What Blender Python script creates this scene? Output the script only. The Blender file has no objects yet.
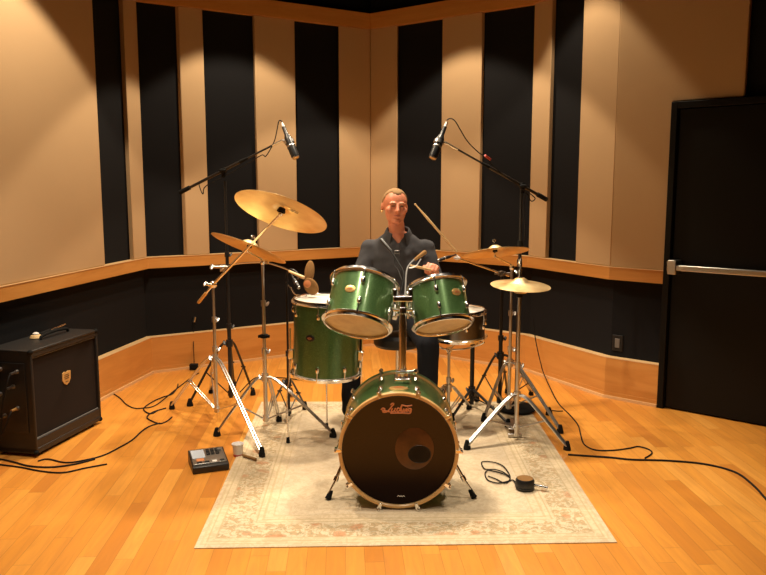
import bpy, math, random
from mathutils import Vector, Matrix, noise
random.seed(7)
PI = math.pi
V = Vector
C = bpy.context.scene.collection
sc = bpy.context.scene
F, PITCH, H = 759.6, math.radians(7.685), 1.6
cp, sp = math.cos(PITCH), math.sin(PITCH)

def at(px, py, Y):
    a = (px-383)/F; b = (287.5-py)/F
    t = Y/(cp+b*sp)
    return V((a*t, Y, H+(-sp+b*cp)*t))
def gp(px, py, z=0.0):
    a = (px-383)/F; b = (287.5-py)/F
    t = (z-H)/(-sp+b*cp)
    return V((a*t, t*(cp+b*sp), z))

# ------------------------------------------------------------ materials
def mat(name, col, rough=.5, metal=0., **k):
    m = bpy.data.materials.new(name); m.use_nodes = True
    nt = m.node_tree; b = nt.nodes['Principled BSDF']
    b.inputs['Base Color'].default_value = (*col, 1)
    b.inputs['Roughness'].default_value = rough
    b.inputs['Metallic'].default_value = metal
    for kk, v in k.items():
        b.inputs[kk.replace('_', ' ')].default_value = v
    return m
def N(m, t, **props):
    n = m.node_tree.nodes.new(t)
    for k, v in props.items(): setattr(n, k, v)
    return n
def LK(m, a, b): m.node_tree.links.new(a, b)
def bsdf(m): return m.node_tree.nodes['Principled BSDF']
def math_node(m, op, a, b=None, c=None):
    n = N(m, 'ShaderNodeMath', operation=op)
    for i, x in enumerate((a, b, c)):
        if x is None: continue
        if isinstance(x, (int, float)): n.inputs[i].default_value = x
        else: LK(m, x, n.inputs[i])
    return n.outputs[0]
def ramp(m, fac, stops, interp='LINEAR'):
    r = N(m, 'ShaderNodeValToRGB'); r.color_ramp.interpolation = interp
    els = r.color_ramp.elements
    while len(els) < len(stops): els.new(.5)
    for e, (p, c) in zip(els, stops): e.position = p; e.color = (*c, 1) if len(c) == 3 else c
    LK(m, fac, r.inputs[0]); return r.outputs[0]
def mixc(m, fac, a, b, mode='MIX'):
    n = N(m, 'ShaderNodeMix', data_type='RGBA', blend_type=mode)
    for i, x in ((0, fac), (6, a), (7, b)):
        if isinstance(x, (int, float)): n.inputs[i].default_value = x
        elif isinstance(x, tuple): n.inputs[i].default_value = (*x, 1)
        else: LK(m, x, n.inputs[i])
    return n.outputs[2]
def coords(m, scale=(1, 1, 1), kind='Object', rot=(0, 0, 0)):
    tc = N(m, 'ShaderNodeTexCoord'); mp = N(m, 'ShaderNodeMapping')
    mp.inputs['Scale'].default_value = scale; mp.inputs['Rotation'].default_value = rot
    LK(m, tc.outputs[kind], mp.inputs[0]); return mp.outputs[0]
def noisef(m, vec, scale, detail=3, rough=.5, dist=0):
    n = N(m, 'ShaderNodeTexNoise')
    n.inputs['Scale'].default_value = scale; n.inputs['Detail'].default_value = detail
    n.inputs['Roughness'].default_value = rough; n.inputs['Distortion'].default_value = dist
    LK(m, vec, n.inputs['Vector']); return n.outputs['Fac']
def bump(m, h, s=.2, d=.002):
    b = N(m, 'ShaderNodeBump'); b.inputs['Strength'].default_value = s; b.inputs['Distance'].default_value = d
    LK(m, h, b.inputs['Height']); LK(m, b.outputs[0], bsdf(m).inputs['Normal'])

def fabric(name, col, col2, sc_=400):
    m = mat(name, col, .95); bsdf(m).inputs['Specular IOR Level'].default_value = .15
    v = coords(m)
    n1 = noisef(m, v, sc_, 2); n2 = noisef(m, v, 1.6, 4)
    c = mixc(m, n1, col, col2); c = mixc(m, math_node(m, 'MULTIPLY', n2, .35), c, tuple(x*.72 for x in col))
    LK(m, c, bsdf(m).inputs['Base Color']); bump(m, n1, .25, .001); return m
def woodm(name, c1, c2, rough=.35, scale=(3, 3, 30), seams=None):
    m = mat(name, c1, rough); v = coords(m, scale)
    n = noisef(m, v, 1.6, 5, .6, .6); n2 = noisef(m, coords(m), 2.2, 2)
    c = ramp(m, n, [(.3, c2), (.62, c1)])
    c = mixc(m, math_node(m, 'MULTIPLY', n2, .5), c, tuple(x*.78 for x in c1))
    LK(m, c, bsdf(m).inputs['Base Color']); return m

M = {}
M['beige'] = fabric('beige_fabric', (.60, .415, .235), (.54, .37, .205))
M['blackfab'] = fabric('black_fabric', (.013, .0135, .0155), (.008, .008, .0095))
M['ceiling'] = fabric('ceiling_black', (.008, .008, .009), (.005, .005, .006), 60)
M['maple'] = woodm('maple_trim', (.72, .35, .095), (.60, .26, .058), .38, (1.2, 1.2, 9))
M['edge'] = woodm('maple_edge', (.85, .58, .30), (.75, .48, .22), .4)
M['chrome'] = mat('chrome', (.93, .92, .91), .17, 1.)
M['chrome2'] = mat('satin_steel', (.62, .60, .58), .32, 1.)
M['stand'] = mat('stand_chrome', (.68, .67, .66), .33, 1.)
M['dchrome'] = mat('dark_steel', (.22, .21, .20), .3, 1.)
M['black'] = mat('black_paint', (.012, .012, .013), .38)
M['rubber'] = mat('black_rubber', (.010, .010, .010), .8, Specular_IOR_Level=.15)
M['cable'] = mat('cable_black', (.010, .009, .009), .7, Specular_IOR_Level=.2)
M['maplehoop'] = woodm('hoop_maple', (.80, .50, .20), (.66, .36, .12), .28, (6, 6, 6))
M['white'] = mat('white_plastic', (.85, .82, .80), .4)
M['red'] = mat('red_plastic', (.45, .04, .03), .4)
M['grey'] = mat('grey_plastic', (.16, .155, .15), .5)
M['cream'] = mat('stick_wood', (.80, .56, .28), .45)
M['gold'] = mat('gold_badge', (.80, .50, .18), .35, .6)
M['crest'] = mat('crest_gold', (.62, .36, .12), .5)
M['copper'] = mat('logo_orange', (.70, .26, .10), .5)
M['tan'] = fabric('tan_felt', (.30, .165, .06), (.22, .11, .04), 60)
M['doorblack'] = mat('door_black', (.005, .005, .005), .5, Specular_IOR_Level=.2)
M['skin'] = mat('skin', (.62, .225, .125), .42, Subsurface_Weight=.15, Subsurface_Radius=(.5, .2, .1), Subsurface_Scale=.02)
M['lip'] = mat('lip', (.42, .10, .08), .5)
M['hair'] = fabric('hair', (.33, .20, .095), (.22, .13, .06), 160)
M['shirt'] = fabric('shirt_grey', (.066, .066, .072), (.048, .048, .054), 300)
M['tee'] = mat('undershirt_black', (.012, .012, .014), .9)
M['jeans'] = fabric('trousers', (.014, .015, .02), (.01, .011, .014), 300)
M['eye'] = mat('eye_dark', (.03, .02, .015), .2)
M['screen'] = mat('lcd', (.55, .62, .72), .3)

m = mat('floor_planks', (.6, .3, .08), .3); M['floor'] = m
tc = N(m, 'ShaderNodeTexCoord'); sx = N(m, 'ShaderNodeSeparateXYZ'); 
mp = N(m, 'ShaderNodeMapping'); mp.inputs['Rotation'].default_value = (0, 0, math.radians(-3))
LK(m, tc.outputs['Object'], mp.inputs[0]); LK(m, mp.outputs[0], sx.inputs[0])
W, L = .083, 1.05
ux = math_node(m, 'DIVIDE', sx.outputs[0], W); ix = math_node(m, 'FLOOR', ux)
wn = N(m, 'ShaderNodeTexWhiteNoise', noise_dimensions='1D'); LK(m, ix, wn.inputs['W'])
uy = math_node(m, 'ADD', math_node(m, 'DIVIDE', sx.outputs[1], L), math_node(m, 'MULTIPLY', wn.outputs[0], 7.3)); iy = math_node(m, 'FLOOR', uy)
cb = N(m, 'ShaderNodeCombineXYZ'); LK(m, ix, cb.inputs[0]); LK(m, iy, cb.inputs[1])
w2 = N(m, 'ShaderNodeTexWhiteNoise', noise_dimensions='3D'); LK(m, cb.outputs[0], w2.inputs['Vector'])
pc = ramp(m, w2.outputs[0], [(0, (.56, .205, .032)), (.16, (.66, .262, .040)), (.5, (.73, .305, .048)), (.85, (.78, .345, .060)), (1, (.83, .395, .080))])
off = N(m, 'ShaderNodeVectorMath', operation='ADD'); LK(m, mp.outputs[0], off.inputs[0])
mul = N(m, 'ShaderNodeVectorMath', operation='SCALE'); mul.inputs['Scale'].default_value = 9; LK(m, w2.outputs['Color'], mul.inputs[0]); LK(m, mul.outputs[0], off.inputs[1])
mp2 = N(m, 'ShaderNodeMapping'); mp2.inputs['Scale'].default_value = (14, 1.3, 1); LK(m, off.outputs[0], mp2.inputs[0])
gr = noisef(m, mp2.outputs[0], 2.0, 5, .6, .8)
c = mixc(m, ramp(m, gr, [(.35, (0, 0, 0)), (.75, (.5, .5, .5))]), pc, (.47, .18, .04))
fx = math_node(m, 'FRACT', ux); fy = math_node(m, 'FRACT', uy)
gx = math_node(m, 'LESS_THAN', math_node(m, 'MINIMUM', fx, math_node(m, 'SUBTRACT', 1., fx)), .014)
gy = math_node(m, 'LESS_THAN', fy, .0025)
g = math_node(m, 'MAXIMUM', gx, gy)
c = mixc(m, math_node(m, 'MULTIPLY', g, .5), c, (.22, .085, .02))
LK(m, c, bsdf(m).inputs['Base Color'])
LK(m, math_node(m, 'ADD', math_node(m, 'MULTIPLY', gr, .15), .24), bsdf(m).inputs['Roughness'])
bump(m, math_node(m, 'SUBTRACT', 1., g), .25, .001)

m = mat('green_sparkle', (.03, .11, .03), .30, .45, Coat_Weight=.35, Coat_Roughness=.1); M['green'] = m
v = coords(m); n1 = noisef(m, v, 260, 2); n2 = noisef(m, coords(m, (1, 1, 1)), 9, 3)
c = ramp(m, n1, [(.32, (.055, .125, .035)), (.6, (.12, .245, .080)), (.78, (.30, .48, .20))])
c = mixc(m, math_node(m, 'MULTIPLY', n2, .5), c, (.045, .10, .035))
LK(m, c, bsdf(m).inputs['Base Color']); bump(m, n1, .15, .0006)

m = mat('bronze', (.72, .46, .17), .3, .9); M['bronze'] = m
tc = N(m, 'ShaderNodeTexCoord'); wv = N(m, 'ShaderNodeTexWave', wave_type='RINGS', rings_direction='Z')
wv.inputs['Scale'].default_value = 45; wv.inputs['Distortion'].default_value = .6; LK(m, tc.outputs['Object'], wv.inputs['Vector'])
n2 = noisef(m, tc.outputs['Object'], 7, 4)
c = ramp(m, n2, [(.3, (.72, .50, .22)), (.65, (.92, .74, .42))])
LK(m, c, bsdf(m).inputs['Base Color']); bump(m, wv.outputs['Fac'], .25, .0006)
LK(m, math_node(m, 'ADD', math_node(m, 'MULTIPLY', n2, .25), .27), bsdf(m).inputs['Roughness'])

def head_mat(name, c1, c2, rough=.5):
    m = mat(name, c1, rough); n = noisef(m, coords(m), 14, 4, .6)
    LK(m, ramp(m, n, [(.35, c2), (.6, c1)]), bsdf(m).inputs['Base Color']); return m
M['head_tan'] = head_mat('clear_head_amber', (.80, .60, .32), (.68, .48, .23), .4)
M['head_white'] = head_mat('coated_head', (.88, .84, .76), (.80, .75, .66), .6)
M['head_black'] = mat('smoked_head', (.016, .009, .007), .16, Specular_IOR_Level=.38)
M['head_patch'] = head_mat('brown_patch', (.10, .036, .012), (.05, .018, .007), .3)
M['grille'] = fabric('grille_cloth', (.030, .022, .018), (.012, .009, .008), 500)
m = mat('tolex', (.014, .013, .013), .5); bump(m, noisef(m, coords(m), 350, 2), .6, .001); M['tolex'] = m

# ------------------------------------------------------------ mesh builder
class MB:
    def __init__(s): s.v = []; s.f = []
    def add(s, vs, fs, Mx=None):
        o = len(s.v)
        s.v += [tuple(Mx @ V(v)) if Mx else tuple(v) for v in vs]
        s.f += [tuple(i+o for i in f) for f in fs]; return s
    def box(s, c, sz, Mx=None):
        x, y, z = (q/2 for q in sz); c = V(c)
        vs = [c+V((a*x, b*y, d*z)) for d in (-1, 1) for b in (-1, 1) for a in (-1, 1)]
        return s.add(vs, [(0, 2, 3, 1), (4, 5, 7, 6), (0, 1, 5, 4), (2, 6, 7, 3), (0, 4, 6, 2), (1, 3, 7, 5)], Mx)
    def lathe(s, prof, Mx=None, n=40, closed=False):
        vs = []; fs = []; k = len(prof)
        for i in range(n):
            a = 2*PI*i/n; ca, sa = math.cos(a), math.sin(a)
            vs += [(r*ca, r*sa, z) for r, z in prof]
        for i in range(n):
            j = (i+1) % n
            for q in range(k if closed else k-1):
                w = (q+1) % k
                if prof[q][0] < 1e-7 and prof[w][0] < 1e-7: continue
                fs.append((i*k+q, j*k+q, j*k+w, i*k+w))
        if not closed:
            if prof[0][0] > 1e-6: fs.append(tuple(i*k for i in range(n))[::-1])
            if prof[-1][0] > 1e-6: fs.append(tuple(i*k+k-1 for i in range(n)))
        return s.add(vs, fs, Mx)
    def cyl(s, p0, p1, r0, r1=None, n=14):
        p0, p1 = V(p0), V(p1); r1 = r0 if r1 is None else r1
        return s.lathe([(r0, 0), (r1, (p1-p0).length)], frame(p0, p1-p0), n)
    def cap(s, p0, p1, r0, r1=None, n=14):
        p0, p1 = V(p0), V(p1); r1 = r0 if r1 is None else r1; l = (p1-p0).length
        pr = [(r0*math.sin(t*PI/10), -r0*math.cos(t*PI/10)) for t in range(0, 6)]+[(r1*math.cos(t*PI/10), l+r1*math.sin(t*PI/10)) for t in range(0, 6)]
        return s.lathe(pr, frame(p0, p1-p0), n)
    def ell(s, c, r, Mx=None, n=20, k=12):
        pr = [(math.sin(t*PI/k), -math.cos(t*PI/k)) for t in range(k+1)]
        R_ = Matrix.Translation(V(c)) @ Matrix.Diagonal((*r, 1))
        return s.lathe(pr, (Mx @ R_) if Mx else R_, n)
    def path(s, pts, r, n=8, closed=False, sub=6, taper=None):
        P = [V(p) for p in pts]
        if sub > 1: P = catmull(P, sub, closed)
        k = len(P); vs = []; fs = []; up = None
        for i in range(k):
            d = (P[(i+1) % k]-P[i-1]) if (closed or 0 < i < k-1) else (P[1]-P[0] if i == 0 else P[-1]-P[-2])
            d = d.normalized() if d.length > 1e-9 else V((0, 0, 1))
            if up is None: up = d.orthogonal().normalized()
            up = (up-d*up.dot(d)); up = up.normalized() if up.length > 1e-6 else d.orthogonal().normalized()
            b = d.cross(up); rr = r if taper is None else taper(i/(k-1))
            vs += [P[i]+(up*math.cos(2*PI*q/n)+b*math.sin(2*PI*q/n))*rr for q in range(n)]
        for i in range(k if closed else k-1):
            j = (i+1) % k
            fs += [(i*n+q, i*n+(q+1) % n, j*n+(q+1) % n, j*n+q) for q in range(n)]
        if not closed: fs += [tuple(range(n))[::-1], tuple((k-1)*n+q for q in range(n))]
        return s.add(vs, fs)
    def prism(s, out, z0, z1, Mx=None):
        n = len(out)
        vs = [(x, y, z0) for x, y in out]+[(x, y, z1) for x, y in out]
        fs = [tuple(range(n))[::-1], tuple(range(n, 2*n))]+[(i, (i+1) % n, n+(i+1) % n, n+i) for i in range(n)]
        return s.add(vs, fs, Mx)
    def loft(s, secs, Mx=None, n=24):
        vs = []; fs = []; k = len(secs)
        for c_, rx, ry in secs:
            vs += [(c_[0]+rx*math.cos(2*PI*q/n), c_[1]+ry*math.sin(2*PI*q/n), c_[2]) for q in range(n)]
        for i in range(k-1): fs += [(i*n+q, i*n+(q+1) % n, (i+1)*n+(q+1) % n, (i+1)*n+q) for q in range(n)]
        fs += [tuple(range(n))[::-1], tuple((k-1)*n+q for q in range(n))]
        return s.add(vs, fs, Mx)
def frame(o, z, x=None):
    z = V(z).normalized()
    x = V(x) if x is not None else z.orthogonal()
    x = (x-z*x.dot(z)).normalized(); y = z.cross(x)
    R_ = Matrix((x, y, z)).transposed().to_4x4(); return Matrix.Translation(V(o)) @ R_
def catmull(P, sub, closed=False):
    out = []; n = len(P)
    for i in range(n if closed else n-1):
        g = lambda j: P[j % n] if closed else P[max(0, min(n-1, j))]
        a, b, c_, d = g(i-1), g(i), g(i+1), g(i+2)
        for q in range(sub):
            t = q/sub
            out.append(.5*((2*b)+(c_-a)*t+(2*a-5*b+4*c_-d)*t*t+(3*b-a-3*c_+d)*t**3))
    if not closed: out.append(P[-1])
    return out

ROOTM = {}
def thing(name, label, cat, loc=(0, 0, 0), rz=0, group=None):
    o = bpy.data.objects.new(name, None); C.objects.link(o)
    o.location = loc; o.rotation_euler = (0, 0, rz); o.empty_display_size = .1
    ROOTM[o] = Matrix.Translation(V(loc)) @ Matrix.Rotation(rz, 4, 'Z')
    return tag(o, label, cat, group)
def tag(o, label, cat, group=None):
    o['label'] = label; o['category'] = cat
    if group: o['group'] = group
    return o
def obj(name, mb, m_, parent=None, bevel=0, smooth=35, loc=None, Mx=None, label=None, bseg=2):
    """mesh given in world coordinates; stored relative to its root"""
    me = bpy.data.meshes.new(name); me.from_pydata(mb.v, [], mb.f); me.validate(); me.update()
    o = bpy.data.objects.new(name, me); C.objects.link(o)
    if parent is not None:
        rm = ROOTM[parent]; me.transform(rm.inverted()); o.parent = parent; ROOTM[o] = rm
    else:
        if loc is None and Mx is None: Mx = Matrix.Identity(4)
        if Mx is None: Mx = Matrix.Translation(V(loc))
        me.transform(Mx.inverted()); o.matrix_world = Mx; ROOTM[o] = Mx
    me.materials.append(M[m_] if isinstance(m_, str) else m_)
    for p in me.polygons: p.use_smooth = True
    me.set_sharp_from_angle(angle=math.radians(smooth))
    if bevel:
        b = o.modifiers.new('bevel', 'BEVEL'); b.width = bevel; b.segments = bseg; b.limit_method = 'ANGLE'; b.angle_limit = .6
    if label: o['label'] = label
    return o
def solo(name, mb, m_, label, cat, loc, group=None, **k):
    return tag(obj(name, mb, m_, loc=loc, **k), label, cat, group)
def struct(o): o['kind'] = 'structure'; return o

# ------------------------------------------------------------ room shell
PT = [V((-3.25, -1.2)), V((-1.9725, 6.355)), V((-.1223, 7.487)), V((1.232, 6.463)), V((1.682, 5.6142)), V((3.3, 4.245)), V((3.3, -1.2))]
NP = len(PT)
def off(i, d):
    p, a, b = PT[i % NP], PT[(i-1) % NP], PT[(i+1) % NP]
    def nrm(u): return V((-u.y, u.x)).normalized()
    n1, n2 = nrm(p-a), nrm(b-p)      # walk is clockwise: left of travel = outside
    mt = (n1+n2).normalized(); return p+mt*(d/mt.dot(n1))
def strip(mb, i, d0, d1, z0, z1, t0=0., t1=1.):
    P0, P1, Q0, Q1 = off(i, d0), off(i, d1), off(i+1, d0), off(i+1, d1)
    A0, B0 = P0.lerp(Q0, t0), P0.lerp(Q0, t1); A1, B1 = P1.lerp(Q1, t0), P1.lerp(Q1, t1)
    mb.prism([(q.x, q.y) for q in (A0, B0, B1, A1)], z0, z1); return mb
ZC = 3.75
WN = ['left', 'back_left', 'back_right', 'right', 'far_right', 'side_right', 'front']
ef = (PT[5]-PT[4]).length
tF = (V((1.9911, 5.3526))-PT[4]).length/ef
tD = tF+1.06/ef
for i, nm in enumerate(WN):
    struct(obj('wall_'+nm, strip(MB(), i, .06, .16, 0, ZC), 'blackfab', smooth=20))
    t1 = tF if i == 4 else 1
    if i < 5:
        b = struct(obj('baseboard_'+nm, strip(MB(), i, 0, .06, .0, .308, 0, t1), 'maple', smooth=20))
        strip_b = strip(MB(), i, -.002, .06, .308, .3145, 0, t1); obj('top_edge', strip_b, 'edge', b)
        q = MB(); strip(q, i, -.014, 0, 0, .022, 0, t1); obj('shoe_moulding', q, 'edge', b)
        q = MB(); strip(q, i, -.004, 0, .022, .05, 0, t1); obj('toe_strip', q, 'maple', b)
        r = struct(obj('trim_%d' % (i+1), strip(MB(), i, 0, .06, .903, .994, 0, t1), 'maple', smooth=20))
        obj('top_edge', strip(MB(), i, -.003, .06, .994, .999, 0, t1), 'edge', r)
        struct(obj('trim_%d' % (i+6), strip(MB(), i, -.01, .06, 3.07, 3.21, 0, 1), 'maple', smooth=20))
fl = MB(); fl.prism([(off(i, .16).x, off(i, .16).y) for i in range(NP)][::-1], -.1, 0); struct(obj('floor', fl, 'floor'))
fl = MB(); fl.prism([(off(i, .16).x, off(i, .16).y) for i in range(NP)][::-1], ZC, ZC+.1); struct(obj('ceiling', fl, 'ceiling'))

def wall_t(i, px, py=250, d=.01):
    """fraction along wall i where the ray through column px meets it"""
    P, Q = off(i, d), off(i+1, d); u = (px-383)/F; b = (287.5-py)/F; k = u/(cp+b*sp)   # X = k*Y
    dx, dy = Q.x-P.x, Q.y-P.y
    return (k*P.y-P.x)/(dx-k*dy)
def panel(i, a, b, label, z0=.999, z1=3.07):
    ta = 0 if a is None else wall_t(i, a); tb = 1 if b is None else wall_t(i, b)
    mb = strip(MB(), i, .012, .0595, z0+.001, z1-.001, ta+.0005, tb-.0005)
    c0 = off(i, .01).lerp(off(i+1, .01), (ta+tb)/2)
    return solo('acoustic_panel', mb, 'beige', label, 'wall panel', (c0.x, c0.y, z0), 'beige fabric acoustic panels', bevel=.006)
panel(0, None, 105, 'very wide beige fabric wall panel above the black amplifier, leftmost of all')
panel(0, 133.5, None, 'narrow beige wall panel just left of the left wall bend, beside the widest panel')
panel(1, 186.5, 210, 'narrow beige wall panel behind the clamp end of the left microphone boom')
panel(1, 259, 298, 'beige wall panel directly behind the large tilted ride cymbal')
panel(1, 340, None, 'beige wall panel meeting the deep room corner from the left')
panel(2, None, 397, 'slim beige wall panel right of the deep room corner, beside the man\'s head')
panel(2, 440, 478.5, 'beige wall panel behind the head of the right overhead microphone')
panel(3, None, 545.5, 'narrow beige wall panel just right of the right overhead microphone pole')
panel(3, 575.5, None, 'bright beige wall panel ending at the outward bend left of the black door')
# L shaped panel over and beside the door
i = 4; P4 = off(4, .012); Q4 = off(5, .012)
fr = frame((P4.x, P4.y, 0), V((-(Q4-P4).y, (Q4-P4).x, 0))*-1, V((Q4.x-P4.x, Q4.y-P4.y, 0)))
# local x along wall; local y = down or up depending on handedness
ysgn = 1 if (fr.to_3x3() @ V((0, 1, 0))).z > 0 else -1
lenF = tF*(Q4-P4).length; t747 = wall_t(4, 747, 50)*(Q4-P4).length
out = [(0, .9995), (lenF-.004, .9995), (lenF-.004, 2.17), (t747, 2.17), (t747, 3.069), (0, 3.069)]
if ysgn < 0: out = [(x, -y) for x, y in out][::-1]
mb = MB().prism(out, -.047, 0, fr)
solo('acoustic_panel', mb, 'beige', 'large dim beige wall panel beside and above the black door', 'wall panel', (P4.x, P4.y, .999), 'beige fabric acoustic panels', bevel=.006)

# door
def wl(t, d, z):   # point on the door wall, t metres from E
    P, Q = off(4, d), off(5, d); u = (Q-P).normalized(); q = P+u*t; return V((q.x, q.y, z))
u4 = (PT[5]-PT[4]).normalized(); n4 = V((-u4.y, u4.x, 0))*-1; n4 = n4 if n4.y < 0 else -n4
U4 = V((u4.x, u4.y, 0))
t0 = lenF+.0; WD = 1.04
def wbox(mb, ta, tb, da, db, z0, z1):
    pts = [wl(ta, da, 0), wl(tb, da, 0), wl(tb, db, 0), wl(ta, db, 0)]
    return mb.prism([(p.x, p.y) for p in pts], z0, z1)
door = struct(obj('door_1', wbox(MB(), t0+.05, t0+WD-.05, .012, .058, .012, 2.115), 'doorblack', smooth=20, bevel=.003))
fm = MB(); wbox(fm, t0+.002, t0+.045, -.015, .058, 0, 2.165); wbox(fm, t0+WD-.045, t0+WD, -.015, .058, 0, 2.165); wbox(fm, t0+.045, t0+WD-.045, -.015, .058, 2.12, 2.165)
obj('door_frame', fm, 'doorblack', door, bevel=.003)
zb = at(675, 269, 5.2).z
pb = MB(); wbox(pb, t0+.06, t0+WD-.09, -.055, -.02, zb-.018, zb+.022)
pbo = obj('push_bar', pb, 'chrome2', door, bevel=.006, label='long steel push bar')
lt = MB(); wbox(lt, t0+.055, t0+.115, -.062, .012, zb-.045, zb+.055); obj('latch_box', lt, 'chrome2', door, bevel=.006)
lt = MB(); wbox(lt, t0+.03, t0+.052, -.02, -.016, zb-.03, zb+.04); obj('strike_plate', lt, 'chrome', door)
lt = MB(); wbox(lt, t0+WD-.13, t0+WD-.09, -.06, .012, zb-.03, zb+.035); obj('end_bracket', lt, 'chrome2', door, bevel=.005)

# outlet on the angled wall
p = at(618, 343, 5.6); tq = wall_t(4, 618, 343, .06)*(off(5, .06)-off(4, .06)).length
zq = at(618, 343, wl(tq, .06, 0).y).z
ot = thing('wall_outlet', 'small dark wall outlet plate low on the black wall left of the door', 'outlet', wl(tq, .058, zq))
mb = wbox(MB(), tq-.04, tq+.04, .052, .059, zq-.06, zq+.06); obj('cover_plate', mb, 'black', ot, bevel=.002)
mb = wbox(MB(), tq-.018, tq+.018, .048, .053, zq-.035, zq+.035); obj('socket', mb, 'grey', ot, bevel=.002)

# ------------------------------------------------------------ rug
FL, FR = gp(194, 549), gp(617, 543); ML, MR = gp(247, 434), gp(541, 427)
YB = 5.48
BL = FL+(ML-FL)*((YB-FL.y)/(ML.y-FL.y)); BR = FR+(MR-FR)*((YB-FR.y)/(MR.y-FR.y))
nx, ny = 90, 110; mb = MB(); vs = []
for k in range(2):
    for j in range(ny+1):
        for i in range(nx+1):
            u, w = i/nx, j/ny
            q = FL.lerp(FR, u).lerp(BL.lerp(BR, u), w)
            z = 0
            if k == 0:
                fold = max(0, math.sin((q.y*9+q.x*2.5+noise.noise(q*2)*2)))**6
                z = .009+.004*fold*min(1, max(0, (q.y-4.3)*2))*(1 if abs(u-.5) > .12 else .3)+.0015*noise.noise(q*5)
                if i in (0, nx) or j in (0, ny): z = .004
            vs.append((q.x, q.y, z+.0005))
g_ = lambda k, i, j: k*(nx+1)*(ny+1)+j*(nx+1)+i
fs = []
for j in range(ny):
    for i in range(nx):
        fs.append((g_(0, i, j), g_(0, i+1, j), g_(0, i+1, j+1), g_(0, i, j+1)))
        fs.append((g_(1, i, j), g_(1, i, j+1), g_(1, i+1, j+1), g_(1, i+1, j)))
for i in range(nx):
    fs.append((g_(1, i, 0), g_(1, i+1, 0), g_(0, i+1, 0), g_(0, i, 0))); fs.append((g_(0, i, ny), g_(0, i+1, ny), g_(1, i+1, ny), g_(1, i, ny)))
for j in range(ny):
    fs.append((g_(0, 0, j), g_(0, 0, j+1), g_(1, 0, j+1), g_(1, 0, j))); fs.append((g_(1, nx, j), g_(1, nx, j+1), g_(0, nx, j+1), g_(0, nx, j)))
mb.add(vs, fs)
rm = mat('rug_pile', (.7, .55, .36), .95); M['rug'] = rm; bsdf(rm).inputs['Specular IOR Level'].default_value = .1
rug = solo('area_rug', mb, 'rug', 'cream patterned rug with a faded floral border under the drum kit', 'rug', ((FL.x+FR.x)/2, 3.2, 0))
uv = rug.data.uv_layers.new(name='UVMap')
for lp in rug.data.loops:
    k = lp.vertex_index % ((nx+1)*(ny+1)); uv.data[lp.index].uv = ((k % (nx+1))/nx, (k//(nx+1))/ny)
m = rm; uvn = N(m, 'ShaderNodeUVMap'); s_ = N(m, 'ShaderNodeSeparateXYZ'); LK(m, uvn.outputs[0], s_.inputs[0])
X_ = math_node(m, 'MULTIPLY', s_.outputs[0], 1.9); Y_ = math_node(m, 'MULTIPLY', s_.outputs[1], 2.3)
dx = math_node(m, 'MINIMUM', X_, math_node(m, 'SUBTRACT', 1.9, X_)); dy = math_node(m, 'MINIMUM', Y_, math_node(m, 'SUBTRACT', 2.3, Y_))
d = math_node(m, 'MINIMUM', dx, dy)
cbn = N(m, 'ShaderNodeCombineXYZ'); LK(m, X_, cbn.inputs[0]); LK(m, Y_, cbn.inputs[1]); rv = cbn.outputs[0]
basec = ramp(m, d, [(0, (.74, .60, .42)), (.018, (.66, .53, .34)), (.03, (.72, .60, .40)), (.040, (.60, .48, .30)), (.048, (.71, .58, .39)), (.075, (.58, .46, .29)), (.085, (.70, .58, .40)), (.225, (.70, .58, .40)), (.235, (.58, .46, .29)), (.245, (.73, .60, .41)), (.262, (.61, .49, .31)), (.275, (.71, .58, .40)), (.31, (.62, .50, .33)), (.32, (.70, .585, .42))], 'CONSTANT')
vo = N(m, 'ShaderNodeTexVoronoi', feature='SMOOTH_F1'); vo.inputs['Scale'].default_value = 9; LK(m, rv, vo.inputs['Vector'])
nz = noisef(m, rv, 26, 4, .65, 1.2); nz2 = noisef(m, rv, 9, 3, .6, 2.5)
inb = math_node(m, 'MULTIPLY', math_node(m, 'GREATER_THAN', d, .085), math_node(m, 'LESS_THAN', d, .225))
field = math_node(m, 'GREATER_THAN', d, .32)
thin = math_node(m, 'SUBTRACT', 1., math_node(m, 'MAXIMUM', inb, field))
flor = ramp(m, nz, [(.48, (0, 0, 0)), (.53, (1, 1, 1))])
vine = ramp(m, math_node(m, 'ABSOLUTE', math_node(m, 'SUBTRACT', nz2, .5)), [(.0, (1, 1, 1)), (.03, (0, 0, 0))])
c = mixc(m, math_node(m, 'MULTIPLY', math_node(m, 'MULTIPLY', flor, inb), .75), basec, (.46, .31, .16))
rose = ramp(m, vo.outputs['Distance'], [(.16, (1, 1, 1)), (.24, (0, 0, 0))])
c = mixc(m, math_node(m, 'MULTIPLY', math_node(m, 'MULTIPLY', rose, inb), .7), c, (.55, .25, .12))
c = mixc(m, math_node(m, 'MULTIPLY', math_node(m, 'MULTIPLY', vine, inb), .65), c, (.30, .29, .18))
c = mixc(m, math_node(m, 'MULTIPLY', math_node(m, 'MULTIPLY', vine, field), .4), c, (.52, .40, .26))
c = mixc(m, math_node(m, 'MULTIPLY', math_node(m, 'MULTIPLY', flor, field), .3), c, (.50, .36, .20))
c = mixc(m, math_node(m, 'MULTIPLY', math_node(m, 'MULTIPLY', flor, thin), .35), c, (.48, .36, .20))
back_mottle = math_node(m, 'MULTIPLY', ramp(m, noisef(m, rv, 3.2, 5, .6, .5), [(.40, (0, 0, 0)), (.62, (1, 1, 1))]), ramp(m, s_.outputs[1], [(.12, (0, 0, 0)), (.45, (1, 1, 1))]))  # grey-brown noise mottling, stronger towards the back of the rug
c = mixc(m, math_node(m, 'MULTIPLY', back_mottle, .5), c, (.40, .32, .22))
LK(m, c, bsdf(m).inputs['Base Color']); bump(m, noisef(m, rv, 220, 2), .5, .003)
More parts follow.
